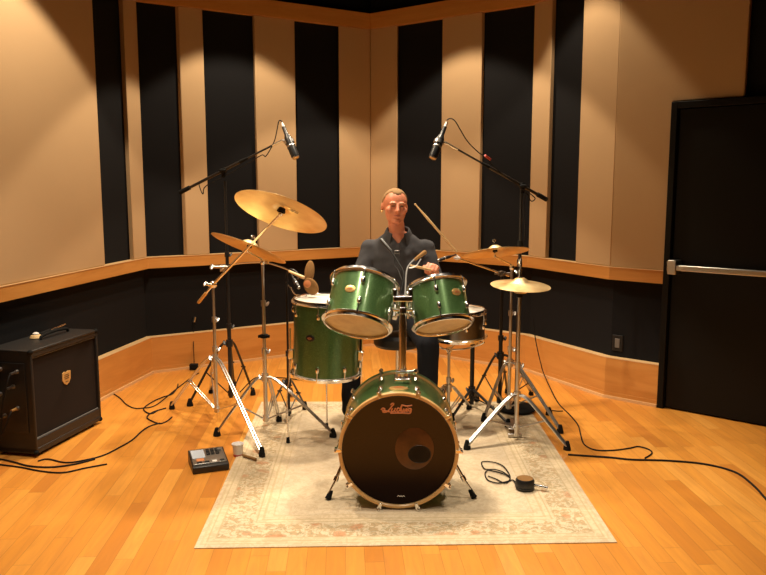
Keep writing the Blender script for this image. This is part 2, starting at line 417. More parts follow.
ZR = .0125   # height of the rug's pile

# ------------------------------------------------------------ drums
def badge(Mx, ang, R, z, par, w=.030, h=.021, m_='gold'):
    # oval plate curved on the shell
    A = Mx @ Matrix.Rotation(ang, 4, 'Z') @ Matrix.Translation((R, 0, z)) @ Matrix.Rotation(PI/2, 4, 'Y')
    mb = MB(); prof = [(0, .0045), (.7, .0045), (.92, .003), (1., -.002)]
    mb.lathe([(r, zz) for r, zz in prof], A @ Matrix.Diagonal((h, w, 1, 1)), 28)
    b = obj('badge', mb, m_, par)
    mb = MB()
    for q in (-1, 0, 1): mb.path([A @ V((h*.12*q-.0, -w*(.55-abs(q)*.12), .0052)), A @ V((h*.28*q+h*.05, 0, .0056)), A @ V((h*.12*q, w*(.55-abs(q)*.12), .0052))], .0011, 5, sub=4)
    obj('emblem', mb, 'copper', b)
def lug(Mx, ang, R, z, par, zs, rl=.04):
    A = Mx @ Matrix.Rotation(ang, 4, 'Z')
    mb = MB()
    mb.loft([((R+.008, 0, z-.020), .004, .006), ((R+.010, 0, z-.016), .011, .010), ((R+.012, 0, z), .013, .012), ((R+.010, 0, z+.016), .011, .010), ((R+.008, 0, z+.020), .004, .006)], A, 12)
    o = obj('lug', mb, 'chrome', par)
    mb = MB(); e = z+zs*rl
    mb.cyl(A @ V((R+.015, 0, z)), A @ V((R+.015, 0, e)), .0032, n=8)
    mb.cyl(A @ V((R+.015, 0, e)), A @ V((R+.015, 0, e+zs*.012)), .0065, .005, n=10)
    obj('tension_rod', mb, 'chrome', o)
def rim(Mx, R, z, s, par, name='hoop', m_='chrome'):
    mb = MB(); mb.lathe([(R-.004, z+s*.016), (R-.001, z+s*.020), (R+.004, z+s*.019), (R+.005, z+s*.004), (R+.018, z+s*.002), (R+.0195, z-s*.002), (R+.016, z-s*.006), (R+.004, z-s*.004), (R+.002, z+s*.01)], Mx, 64, True)
    return obj(name, mb, m_, par)
def drum(name, label, cat, Mx, R, L, nl, off_a, topm, botm, shell='green', badge_a=None, rs=None, group=None, badge_z=None, bm='gold', base=None, long_lug=False):
    t = thing(name, label, cat, base if base is not None else Mx.translation, 0, group)
    mb = MB(); mb.lathe([(R-.006, .004), (R, .006), (R, L-.006), (R-.006, L-.004), (R-.008, L-.01), (R-.008, .01)], Mx, 72, True)
    obj('shell', mb, shell, t)
    mb = MB(); mb.lathe([(0, L+.004), (R-.012, L+.004), (R+.001, L), (R+.002, L-.008), (R-.004, L-.008), (R-.006, L-.001), (0, L+.001)], Mx, 72); obj('batter_head', mb, topm, t)
    mb = MB(); mb.lathe([(0, -.001), (R-.006, .001), (R-.004, .008), (R+.002, .008), (R+.001, 0), (R-.012, -.004), (0, -.004)], Mx, 72); obj('resonant_head', mb, botm, t)
    rim(Mx, R, L, 1, t); rim(Mx, R, 0, -1, t)
    for k in range(nl):
        a = off_a+2*PI*k/nl
        if long_lug: lug(Mx, a, R, L/2, t, 1, L/2-.006); 
        else:
            lug(Mx, a, R, L-.062, t, 1, .055); lug(Mx, a, R, .062, t, -1, .055)
    if badge_a is not None: badge(Mx, badge_a, R, badge_z or L*.55, t, m_=bm)
    return t
def tomframe(px, py, Y, tilt, lean):
    o = at(px, py, Y); t = math.radians(tilt); l = math.radians(lean)
    z = V((math.sin(l)*math.cos(t), math.sin(t), math.cos(l)*math.cos(t)))
    return frame(o, z, V((1, 0, 0)))
TL = tomframe(357, 324, 3.95, 31, 11)
TR = tomframe(443, 324.5, 3.98, 27, -9)
tom1 = drum('rack_tom', 'green sparkle rack tom on the left over the bass drum, amber head underneath', 'drum', TL, .172, .240, 6, math.radians(-88), 'head_white', 'head_tan', badge_a=math.radians(-108), group='rack toms', badge_z=.125)
tom2 = drum('rack_tom', 'smaller green sparkle rack tom on the right over the bass drum', 'drum', TR, .150, .215, 6, math.radians(-98), 'head_white', 'head_tan', badge_a=math.radians(-56), group='rack toms', badge_z=.13)
# floor tom
o = at(326, 372, 4.6); FT = frame((o.x, 4.6, o.z), V((.03, -.01, 1)), (1, 0, 0))
ftm = drum('floor_tom', 'deep dark green floor tom with white head standing left of the bass drum', 'drum', FT, .203, .445, 8, math.radians(-100), 'head_white', 'head_white', badge_a=math.radians(-115), badge_z=.25, bm='black', base=(o.x, 4.6, ZR))
for a in (-168, -12, 93):
    A = FT @ Matrix.Rotation(math.radians(a), 4, 'Z'); mb = MB()
    q0 = A @ V((.226, 0, .28)); q1 = A @ V((.226, 0, -.03)); q2 = A @ V((.238, 0, -.12)); q3 = V((q2.x, q2.y, ZR+.02))
    mb.path([q0, q1, q2, q3], .005, 8, sub=4); lg = obj('leg', mb, 'chrome', ftm)
    obj('rubber_foot', MB().cyl((q3.x, q3.y, ZR+.0005), (q3.x, q3.y, ZR+.035), .013, .009), 'rubber', lg)
    mb = MB(); mb.box((.219, 0, .12), (.032, .036, .06), A); obj('leg_bracket', mb, 'chrome', ftm, bevel=.005)

# snare
o = at(459, 336, 4.92)
SN = frame(o, V((-.02, -.03, 1)), (1, 0, 0))
snare = drum('snare_drum', 'shallow chrome snare drum with white head behind the smaller right rack tom', 'drum', SN, .168, .165, 8, math.radians(-80), 'head_white', 'head_tan', shell='dchrome', group=None, long_lug=True)

# bass drum : local z points to the camera
bc = at(398.5, 450.5, 3.58); bc.z = .312
BD = frame(bc, V((-.02, -1, .0)), (1, 0, 0))       # local x right, local y = z cross x
if (BD.to_3x3() @ V((0, 1, 0))).z < 0: BD = BD @ Matrix.Rotation(PI, 4, 'Z')
bx_s = 1 if (BD.to_3x3() @ V((1, 0, 0))).x > 0 else -1
bd = thing('bass_drum', 'big green bass drum with maple hoop and smoked black front head', 'drum', (bc.x, bc.y+.2, ZR))
RB = .2805; DB = .43
mb = MB(); mb.lathe([(RB, -.02), (RB, -DB+.02), (RB-.008, -DB+.02), (RB-.008, -.02)], BD, 96, True); obj('shell', mb, 'green', bd)
def whoop(z0, z1, nm):
    mb = MB(); mb.lathe([(RB-.002, z0), (RB+.0135, z0), (RB+.015, z0+.003), (RB+.015, z1-.004), (RB+.011, z1), (RB+.001, z1), (RB-.003, z1-.004)], BD, 96, True); return obj(nm, mb, 'maplehoop', bd)
h1 = whoop(-.020, .012, 'front_hoop'); h2 = whoop(-DB-.012, -DB+.024, 'rear_hoop')
for hh, z in ((h1, -.008), (h2, -DB+.008)):
    mb = MB(); w_ = .004 if hh is h1 else .015; mb.lathe([(RB+.0147, z-w_-.001), (RB+.0158, z-w_), (RB+.0158, z+w_), (RB+.0147, z+w_+.001)], BD, 96, True); obj('hoop_inlay', mb, 'green', hh)
mb = MB(); mb.lathe([(0, -.006), (RB-.012, -.006), (RB-.004, -.001), (RB-.0035, -.006), (RB-.008, -.012), (0, -.012)], BD, 96)
fh = obj('front_head', mb, 'head_black', bd, label='smoked black front head')
mb = MB(); mb.lathe([(0, -DB+.006), (RB-.004, -DB+.006), (RB-.004, -DB+.012), (0, -DB+.012)], BD, 96); obj('batter_head', mb, 'head_white', bd)
def hp(px, py, z=-.0045):   # pixel on the front head plane -> BD local xy
    Yp = bc.y; q = BD.inverted() @ at(px, py, Yp); return q.x, q.y
cx, cy = hp(414.5, 449)
mb = MB(); mb.lathe([(0, -.0048), (.091, -.0048), (.095, -.0055), (.095, -.0065)], BD @ Matrix.Translation((cx, cy, 0)) @ Matrix.Diagonal((1, 1.12, 1, 1)), 48); obj('round_patch', mb, 'head_patch', fh)
cx, cy = hp(419.5, 454.5)
mb = MB(); mb.lathe([(.054, -.0046), (.055, -.004), (.057, -.004), (.058, -.0048)], BD @ Matrix.Translation((cx, cy, 0)) @ Matrix.Diagonal((1, .8, 1, 1)), 40); mb.lathe([(0, -.0046), (.055, -.0046)], BD @ Matrix.Translation((cx, cy, 0)) @ Matrix.Diagonal((1, .8, 1, 1)), 40)
obj('black_oval', mb, 'black', fh)  # closed black oval with a thin rim, laid over the brown disc
# script logo drawn as strokes
def strokes(Mx, ls, s, r, par, m_, name):
    mb = MB()
    for l in ls: mb.path([Mx @ V((x*s, y*s, 0)) for x, y in l], r, 6, sub=5)
    return obj(name, mb, m_, par)
LOGO = [
 [(-5.2, .2), (-4.6, .8), (-3.9, .5), (-4.3, -.1), (-4.9, -.1)],
 [(-1.9, 2.2), (-1.3, 2.9), (-.8, 2.6), (-1.5, 1.6), (-2.4, .2), (-3.2, -.7), (-4.3, -.9), (-4.6, -.4), (-3.6, -.3), (-2.2, -.7), (-1.2, -.7)],
 [(-1.2, .9), (-1.6, -.2), (-1.2, -.6), (-.6, -.2), (-.2, .9), (-.5, -.3), (0, -.6)],
 [(1.3, .7), (.7, .9), (.3, .1), (.6, -.6), (1.2, -.1), (1.8, 1.2), (2.1, 2.4), (1.5, .4), (1.6, -.5)],
 [(1.9, .8), (1.9, -.4), (2.3, -.5), (2.8, .6), (2.7, -.4), (3.1, -.4), (3.6, .8)],
 [(3.9, .8), (3.7, -.3), (4.0, -.6)],
 [(5.3, .7), (4.6, .8), (4.3, 0), (4.8, -.4), (5.3, .6), (5.1, -.9), (4.4, -1.3), (3.2, -1.2), (.5, -1.15), (-2, -1.25)],
 [(4.05, 1.3), (4.2, 1.45)], [(2.1, 2.3), (3.3, 1.9), (4.6, 1.9), (5.6, 2.2)],
]
lx, ly = hp(396, 410.5)
LM = BD @ Matrix.Translation((lx, ly, -.0042)) @ Matrix.Diagonal((1, .84, 1, 1))
strokes(LM, LOGO, .0140, .0036, fh, 'copper', 'script_logo')
lx, ly = hp(401, 497)
strokes(BD @ Matrix.Translation((lx, ly, -.0042)), [[(-3, 0), (-2, 1), (-1, 0)], [(-.4, 0), (0, 1), (.6, 0)], [(1, 0), (2, .9), (3, 0)]], .006, .0016, fh, 'white', 'maker_mark')
for k in range(10):
    a = math.radians(18+36*k+90); A = BD @ Matrix.Rotation(a, 4, 'Z')
    for s_z, zh, zl in ((1, 0, -.115), (-1, -DB, -DB+.115)):
        if s_z > 0 or True:
            mb = MB(); mb.box((RB+.026, 0, zh), (.014, .022, .026), A); mb.box((RB+.012, 0, zh+s_z*.014), (.026, .016, .006), A); mb.cyl(A @ V((RB+.03, 0, zh+s_z*.012)), A @ V((RB+.03, 0, zh+s_z*.03)), .006, .0045, n=8)
            mb.cyl(A @ V((RB+.026, 0, zh-s_z*.012)), A @ V((RB+.018, 0, zl)), .0038, n=8)
            cl = obj('claw', mb, 'chrome', bd, bevel=.003)
        mb = MB(); mb.loft([((RB+.008, 0, zl-.026), .004, .008), ((RB+.012, 0, zl-.018), .011, .012), ((RB+.014, 0, zl), .014, .014), ((RB+.012, 0, zl+.018), .011, .012), ((RB+.008, 0, zl+.026), .004, .008)], A, 12); obj('lug', mb, 'chrome', bd)
badge(BD, PI/2, RB, -.12, bd, w=.05, h=.034)
for px, py, xx, s in ((328, 499, -1, 1), (474, 497, 1, -1)):
    ft = gp(px, py, ZR); a = BD @ Matrix.Rotation(math.radians(200 if xx*bx_s < 0 else -20), 4, 'Z')
    top = a @ V((RB+.014, 0, -.16)); ft.y = min(ft.y, top.y-.02)
    mb = MB(); mid = top.lerp(ft, .5); mb.cyl(top, mid, .0085); mb.cyl(mid, ft+V((0, 0, .02)), .0055); sp_ = obj('spur', mb, 'chrome', bd)
    obj('spur_collar', MB().cyl(mid+(top-mid).normalized()*.012, mid-(top-mid).normalized()*.012, .013), 'chrome', sp_)
    d_ = (top-ft).normalized()
    obj('rubber_foot', MB().cyl(ft+V((0, 0, .001)), ft+V((0, 0, .001))+d_*.045, .017, .010), 'rubber', sp_)
    obj('spur_bracket', MB().box((RB+.012, 0, -.16), (.03, .05, .07), a), 'chrome', bd, bevel=.006)
# tom holder on the bass shell
pz = bc.z+RB; hb = at(402.5, 372, 3.84); hx = hb.x; hy = 3.84
th = thing('tom_holder', 'chrome double tom holder post standing on top of the bass drum', 'drum hardware', (hx, hy, pz))
mb = MB(); mb.box((hx, hy, pz+.014), (.085, .10, .022)); mb.cyl((hx, hy, pz+.02), (hx, hy, pz+.055), .028); obj('base_plate', mb, 'chrome', th, bevel=.006)
ztop = at(403, 300, hy).z
obj('post', MB().cyl((hx, hy, pz+.03), (hx, hy, ztop+.02), .019, n=20), 'chrome', th)
mb = MB(); mb.cyl((hx, hy, ztop-.07), (hx, hy, ztop-.035), .025); mb.cyl((hx-.05, hy, ztop-.052), (hx+.05, hy, ztop-.052), .009); obj('memory_lock', mb, 'chrome', th, bevel=.003)
mb = MB(); mb.cyl((hx-.035, hy-.03, pz+.055), (hx+.055, hy-.03, pz+.055), .008); mb.ell((hx+.062, hy-.03, pz+.055), (.012, .006, .016)); mb.cyl((hx, hy, pz+.045), (hx, hy, pz+.068), .023); obj('wing_clamp', mb, 'chrome', th)
mb = MB(); mb.box((hx, hy, ztop+.008), (.10, .045, .03)); mb.cyl((hx-.04, hy, ztop-.01), (hx-.04, hy, ztop+.06), .014); mb.cyl((hx+.04, hy, ztop-.01), (hx+.04, hy, ztop+.06), .014); obj('holder_block', mb, 'chrome', th, bevel=.005)
for s, T, R_ in ((-1, TL, .172), (1, TR, .150)):
    side = T @ V((-s*(R_+.03), 0, .10)); j = V((hx+s*.04, hy, ztop+.045))
    k_ = j.lerp(side, .45)+V((0, 0, .028)); mb = MB(); mb.path([j, k_, side], .0085, 10, sub=5); ar = obj('tom_arm', mb, 'chrome', th)
    mb = MB(); mb.ell(k_, (.02, .02, .02)); mb.cyl(k_-V((0, .035, 0)), k_+V((0, .03, 0)), .009); mb.ell(k_-V((0, .04, 0)), (.018, .006, .008)); obj('ratchet', mb, 'chrome', ar)
    tp = tom1 if s < 0 else tom2
    mb = MB(); mb.box((-s*(R_+.018), 0, .10), (.030, .05, .075), T); mb.cyl(T @ V((-s*(R_+.03), -.03, .12)), T @ V((-s*(R_+.03), -.055, .12)), .011); mb.cyl(T @ V((-s*(R_+.03), -.03, .075)), T @ V((-s*(R_+.03), -.055, .075)), .011)
    obj('mount_bracket', mb, 'chrome', tp, bevel=.006)

# ------------------------------------------------------------ cymbals
def cymbal(name, label, o, axis, R, bell=.055, group=None, name2=None, root=None, part=None):
    A = frame(o, axis, (1, 0, 0)); bh = .030
    top = [(.006, bh), (bell*.45, bh*.92), (bell*.8, bh*.55), (bell, bh*.22), (bell*1.15, bh*.05), (R*.45, -.004), (R*.8, -.014), (R, -.022)]
    bot = [(r, z-.0016) for r, z in top][::-1]
    mb = MB(); mb.lathe(top+bot, A, 96, True)
    if part: return obj(part, mb, 'bronze', root, smooth=60)
    o_ = obj(name, mb, 'bronze', Mx=A, smooth=60); return tag(o_, label, 'cymbal', group)
def taxis(tilt, lean):
    t = math.radians(tilt); l = math.radians(lean)
    return V((math.sin(l)*math.cos(t), math.sin(t), math.cos(l)*math.cos(t)))
AXR = taxis(23, 17); AXC = taxis(15, 21); AXK = taxis(14, -5); AXH = taxis(-5, 2)
RIDE = at(282, 209, 4.38); CRL = at(250, 245, 4.72); CRR = at(495, 249.5, 5.0); HH = at(520.5, 285, 4.62)
cymbal('ride_cymbal', 'largest bronze cymbal, steeply tilted, high on the boom at the left', RIDE, AXR, .275, .06, 'cymbals')
cymbal('crash_cymbal', 'brown tilted cymbal partly below the largest one at the left', CRL, AXC, .245, .055, 'cymbals')
cymbal('crash_cymbal', 'thin golden cymbal at the right just above the wooden rail, near the man\'s hand', CRR, AXK, .222, .05, 'cymbals')
hh = thing('hi_hat_cymbals', 'lowest bronze cymbal pair on a rod right of the drums', 'cymbal', HH)
hh['group'] = 'cymbals'
cymbal('', '', HH+V((0, 0, .018)), AXH, .182, .05, root=hh, part='top_cymbal')
A = frame(HH+V((0, 0, -.026)), -AXH, (1, 0, 0)); mb = MB()
tp = [(.012, .022), (.04, .02), (.05, .005), (.1, -.004), (.182, -.02)]; mb.lathe(tp+[(r, z-.0016) for r, z in tp][::-1], A, 80, True); obj('bottom_cymbal', mb, 'bronze', hh, smooth=60)

def wing(mb, p, ax, s=1.):
    A = frame(p, ax); mb.cyl(p, V(p)+V(ax).normalized()*.014*s, .007*s, n=10)
    mb.ell((0, 0, .016*s), (.020*s, .004*s, .010*s), A, 12, 8)
def stand(name, label, cat, base, feet, hubz, tubes, m_='stand', double=True, foot_z=ZR, group=None, flat=False, legr=.0065):
    """base xy on the ground, feet = list of ground points, tubes = [(z0,z1,r)...] stacked up from the ground"""
    bx, by = base; t = thing(name, label, cat, (bx, by, 0), 0, group)
    low = .09
    for k, (z0, z1, r) in enumerate(tubes):
        tb = obj('tube', MB().cyl((bx, by, z0), (bx, by, z1), r, n=18), m_, t)
        if k < len(tubes)-1:
            mb = MB(); mb.cyl((bx, by, z1-.028), (bx, by, z1+.008), r+.0055, n=16); wing(mb, V((bx+r, by-.004, z1-.012)), V((1, -.3, 0))); obj('collar', mb, m_, tb)
    r0 = tubes[0][2]
    mb = MB(); mb.cyl((bx, by, hubz-.03), (bx, by, hubz+.02), r0+.010, n=16); wing(mb, V((bx-r0, by-.01, hubz)), V((-1, -.5, 0)), 1.2); obj('leg_collar', mb, m_, t)
    obj('brace_collar', MB().cyl((bx, by, low-.015), (bx, by, low+.02), r0+.007, n=16), m_, t)
    for ft in feet:
        ft = V(ft); fz = ft.z; d = V((ft.x-bx, ft.y-by, 0)); ln = d.length; d.normalize(); sd = V((-d.y, d.x, 0))
        top = V((bx, by, hubz))+d*.018; end = V((ft.x, ft.y, fz+.025)); mb = MB()
        kn = top+d*(ln*.22)+V((0, 0, -hubz*.12))
        for s in ((-1, 1) if double else (0,)):
            o_ = sd*(.0085*s)
            mb.path([top+o_, kn+o_, end+o_], legr, 8, sub=5)
        lg = obj('leg', mb, m_, t)
        midp = kn.lerp(end, .42); mb = MB()
        for s in ((-1, 1) if double else (0,)):
            mb.cyl(V((bx, by, low))+d*.015+sd*.006*s, midp+sd*.011*s, .0045, n=8)
        mb.cyl(midp-sd*.017, midp+sd*.017, .006, n=8)
        obj('brace', mb, m_, t)
        b0 = V((ft.x, ft.y, fz+.0006)); tr = (end-kn).normalized()
        mb = MB(); mb.loft([((0, 0, 0), .024, .019), ((0, 0, .012), .024, .019), ((0, 0, .04), .016, .014), ((0, 0, .055), .010, .011)], Matrix.Translation(b0) @ V3rot(d), 14)
        obj('rubber_foot', mb, 'rubber', lg)
    return t
def V3rot(d): return Matrix.Rotation(math.atan2(d.y, d.x), 4, 'Z')
def rugz(p):
    return p
def fz(px, py, onrug=True): return gp(px, py-3, ZR if onrug else 0)

# left boom cymbal stand (B)
pB = at(213.5, 300, 5.0); zB = at(212, 286, 5.0).z
sB = stand('cymbal_boom_stand', 'chrome boom stand farthest left holding the largest cymbal by its diagonal arm', 'cymbal stand', (pB.x, 5.0), [fz(172, 412, 0), fz(262, 459), fz(211, 396, 0)], .45, [(.07, .52, .0125), (.50, .72, .011), (.70, zB, .009)], group='cymbal stands')
b0 = at(194, 308, 5.12); b1 = RIDE-AXR*.03
jn = V((pB.x, 5.0, zB+.01))
mb = MB(); mb.cyl(jn+(b0-jn).normalized()*.19, jn, .0075); mb.cyl(jn, b1, .0075); mb.cyl(jn, jn.lerp(b1, .5), .0095); obj('boom_arm', mb, 'chrome', sB)
d_ = (b0-jn).normalized(); mb = MB(); mb.cap(jn+d_*.10, jn+d_*.20, .011); obj('counterweight', mb, 'gold', sB, label='brass coloured counterweight')
mb = MB(); mb.ell(jn, (.026, .02, .026)); mb.cyl(jn+V((-.03, -.01, 0)), jn+V((.03, -.01, 0)), .011); wing(mb, jn+V((-.03, -.01, 0)), V((-1, 0, .3)), 1.2); obj('tilter', mb, 'chrome', sB)
mb = MB(); mb.cyl(b1-AXR*.015, RIDE+AXR*.055, .0045); mb.ell(b1, (.014, .014, .014)); wing(mb, RIDE+AXR*.045, AXR, 1); obj('cymbal_post', mb, 'chrome', sB)
mb = MB(); mb.cyl(RIDE+AXR*.004, RIDE-AXR*.018, .020, .026); mb.cyl(RIDE-AXR*.018, RIDE-AXR*.03, .014); mb.cyl(RIDE+AXR*.0305, RIDE+AXR*.042, .016); obj('felt_washer', mb, 'rubber', sB)
UM = frame(RIDE, AXR, (1, 0, 0)) @ Matrix.Translation((.085, -.05, -.0105)) @ Matrix.Rotation(.5, 4, 'Z')
ride_o = bpy.data.objects['ride_cymbal']
strokes(UM, [[(-3, 1), (-2, 2), (-1.6, .6), (-.8, 1.8), (0, .8), (1, 1.7), (2.6, 1.2)], [(-2, -.6), (-1, .2), (-.2, -.7), (.8, .1), (2, -.6)]], .011, .0016, ride_o, 'dchrome', 'printed_mark')
# left straight stand (A)
pA = at(264.5, 350, 4.8)
zA = at(264, 262, 4.8).z
sA = stand('cymbal_stand', 'chrome tripod cymbal stand nearest the left drums with tall straight pole', 'cymbal stand', (pA.x, 4.8), [fz(217, 439, 0), fz(333, 440), fz(279, 424)], .37, [(.07, .55, .0135), (.53, .86, .0115), (.84, zA, .0095)], group='cymbal stands')
jn = V((pA.x, 4.8, zA)); cb_ = CRL-AXC*.02
mb = MB(); mb.path([jn, jn+V((0, 0, .015)), cb_-AXC*.02, cb_], .006, 8, sub=4); mb.cyl(cb_, CRL+AXC*.05, .0045); mb.ell(jn, (.018, .016, .02)); wing(mb, CRL+AXC*.04, AXC); wing(mb, jn+V((.015, 0, 0)), V((1, 0, 0))); obj('cymbal_post', mb, 'chrome', sA)
mb = MB(); mb.cyl(CRL-AXC*.003, CRL-AXC*.016, .016); mb.cyl(CRL+AXC*.0305, CRL+AXC*.041, .014); obj('felt_washer', mb, 'rubber', sA)
mb = MB(); zc = at(264, 336, 4.8).z; mb.cyl((pA.x, 4.8, zc-.012), (pA.x, 4.8, zc+.012), .026); mb.box((pA.x, 4.79, zc), (.075, .02, .018)); obj('black_clamp', mb, 'rubber', sA, bevel=.003, label='black plastic clamp')
# right crash stand
pC = at(510, 350, 5.08)
zC = at(503, 268, 5.05).z
sC = stand('cymbal_stand', 'chrome cymbal stand behind the hi-hat stand holding the thin golden cymbal', 'cymbal stand', (pC.x, 5.08), [fz(560, 436, 0), fz(484, 424), fz(531, 398, 0)], .40, [(.07, .5, .0125), (.48, .75, .0105), (.73, zC, .009)], group='cymbal stands')
jn = V((pC.x, 5.08, zC)); cb_ = CRR-AXK*.02
mb = MB(); mb.path([jn, jn+V((-.01, 0, .02)), cb_-AXK*.03, cb_], .006, 8, sub=4); mb.cyl(cb_, CRR+AXK*.055, .0045); mb.ell(jn, (.018, .016, .02)); wing(mb, CRR+AXK*.045, AXK); obj('cymbal_post', mb, 'chrome', sC)
mb = MB(); mb.cyl(CRR-AXK*.003, CRR-AXK*.016, .016); mb.cyl(CRR+AXK*.0305, CRR+AXK*.041, .014); obj('felt_washer', mb, 'rubber', sC)
# hi-hat stand
pH = (HH.x-.004, 4.62)
sH = stand('hi_hat_stand', 'chrome hi-hat stand with wide double legs in front of the right cluster', 'cymbal stand', pH, [fz(467, 452), fz(567, 453, 0), fz(516, 408)], .30, [(.03, .50, .0125), (.48, HH.z-.075, .0105)], group='cymbal stands', legr=.0085)
mb = MB(); mb.cyl((pH[0], pH[1], HH.z-.08), (pH[0], pH[1], at(520, 258, 4.62).z), .0035); obj('pull_rod', mb, 'chrome', sH)
mb = MB(); mb.cyl((pH[0], pH[1], HH.z-.075), (pH[0], pH[1], HH.z-.053), .02, .024); obj('seat_cup', mb, 'rubber', sH)
mb = MB(); mb.cyl((pH[0], pH[1], HH.z+.043), (pH[0], pH[1], HH.z+.095), .010); mb.cyl((pH[0], pH[1], HH.z+.043), (pH[0], pH[1], HH.z+.052), .017); wing(mb, V((pH[0]-.008, pH[1], HH.z+.08)), V((-1, -.4, 0))); obj('clutch', mb, 'chrome', sH)
mb = MB(); A = Matrix.Translation((pH[0], pH[1]+.03, .06)) @ Matrix.Rotation(math.radians(-5), 4, 'X'); mb.box((0, .17, .0), (.075, .27, .010), A); mb.box((0, 0.02, -.035), (.09, .03, .02), A); obj('footboard', mb, 'chrome2', sH, bevel=.003)

# snare stand
pS = at(449, 352, 4.95); zS = (SN @ V((0, 0, -.03))).z
sS = stand('snare_stand', 'low chrome stand carrying the snare drum on three arms', 'drum stand', (pS.x, 4.95), [fz(437, 398), fz(469, 412), fz(425, 424)], .26, [(.06, .32, .012), (.30, zS-.07, .010)], m_='chrome2')
top = V((pS.x, 4.95, zS-.07))
mb = MB(); mb.ell(top, (.022, .022, .022)); mb.cyl(top+V((0, -.03, 0)), top+V((0, .03, 0)), .013); wing(mb, top+V((0, -.03, 0)), V((0, -1, 0)), 1.4); obj('basket_joint', mb, 'chrome', sS)
for a in (-160, -40, 80):
    A = SN @ Matrix.Rotation(math.radians(a), 4, 'Z'); e = A @ V((.178, 0, -.027)); e2 = A @ V((.190, 0, -.01)); e3 = A @ V((.190, 0, .012))
    obj('basket_arm', MB().path([top, top.lerp(e, .5)-V((0, 0, .012)), e, e2, e3], .006, 8, sub=4), 'chrome', sS)

# ------------------------------------------------------------ microphones and their stands
def mic(name, label, p0, p1, r=.024, xlr=True, body='black', group=None):
    """p0 = tail (connector), p1 = capsule end"""
    p0, p1 = V(p0), V(p1); t = thing(name, label, 'microphone', p0, 0, group); A = frame(p0, p1-p0); l = (p1-p0).length
    obj('body', MB().lathe([(0, .0), (r*.45, 0), (r*.5, l*.25), (r*.85, l*.34), (r, l*.42), (r, l*.92), (r*.9, l*.97), (r*.5, l), (0, l)], A, 24), body, t)
    mb = MB(); mb.lathe([(r*1.01, l*.60), (r*1.06, l*.61), (r*1.06, l*.64), (r*1.01, l*.65)], A, 24, True); obj('ring_band', mb, 'chrome2', t); mb = MB(); mb.lathe([(r*.93, l*.955), (r*.8, l*1.0), (r*.3, l*1.012), (0, l*1.014)], A, 24); obj('grille', mb, 'chrome2', t)
    if xlr: obj('connector', MB().lathe([(0, -.035), (.008, -.035), (.0095, -.01), (.0095, .03), (0, .03)], A, 16), 'white' if xlr == 'w' else 'chrome', t)
    return t
# left overhead
zL = at(225, 181, 5.4); pL = (zL.x, 5.4)
sL = stand('microphone_boom_stand', 'tall black microphone stand at the left with its long boom rising to the right', 'microphone stand', pL, [fz(190, 409, 0), fz(253, 398, 0), fz(234, 389, 0)], .47, [(.06, .60, .0145), (.58, 1.12, .012), (1.10, zL.z, .009)], m_='black', double=False, group='overhead microphone stands', legr=.009)
e0 = at(180, 192.5, 5.5); e1 = at(283, 140, 5.2)
def boom(t, j, e0, e1, nm='boom_arm'):
    d0 = (e1-e0).normalized()
    mb = MB(); mb.cyl(e0, e0.lerp(e1, .62), .0105); mb.cyl(e0, e1, .0065); b = obj(nm, mb, 'black', t)
    mb = MB(); mb.cyl(e0, e0+d0*.09, .016); obj('boom_weight', mb, 'rubber', b)
    q = e0.lerp(e1, .62); mb = MB(); mb.cyl(q-d0*.02, q+d0*.05, .013, .008); obj('boom_grip', mb, 'rubber', b)
    mb = MB(); mb.cyl(e1-d0*.09, e1, .0075); obj('boom_tip', mb, 'chrome2', b)
    mb = MB(); mb.cyl(j-V((0, .03, 0)), j+V((0, .025, 0)), .022); mb.ell(j-V((0, .036, 0)), (.026, .008, .012)); mb.cyl(j-V((0, 0, .05)), j, .014); obj('boom_clutch', mb, 'rubber', t)
def on_line(e0, e1, px):
    t = (px-180)/1; 
    return t
jL = e0.lerp(e1, (225-180)/(283-180)); 
boom(sL, jL, e0, e1)
mic('condenser_microphone', 'black pencil microphone hanging from the left boom', at(283.5, 127, 5.2), at(296, 158, 5.12), .028, 'w', group='overhead microphones')
mb = MB(); mb.cyl(at(283, 141, 5.2), at(288, 141, 5.18), .010); mb.lathe([(.030, -.01), (.034, -.01), (.034, .012), (.030, .012)], frame(at(289.5, 142, 5.17), at(296, 158, 5.12)-at(283.5, 127, 5.2)), 20, True); obj('shock_mount', mb, 'chrome2', sL)
solo('microphone_cable', MB().path([at(282.5, 121.5, 5.2), at(279, 121, 5.2), at(277, 130, 5.2), at(274, 142, 5.22), at(266, 156, 5.24), at(262, 155, 5.25), at(250, 162, 5.29), at(230, 173, 5.35), at(206, 186, 5.41), at(203, 194, 5.41), at(200, 188, 5.42), at(199, 183.5, 5.42)], .0035), 'cable', 'thin black cable looped along the left microphone boom', 'cable', at(283, 122, 5.2))
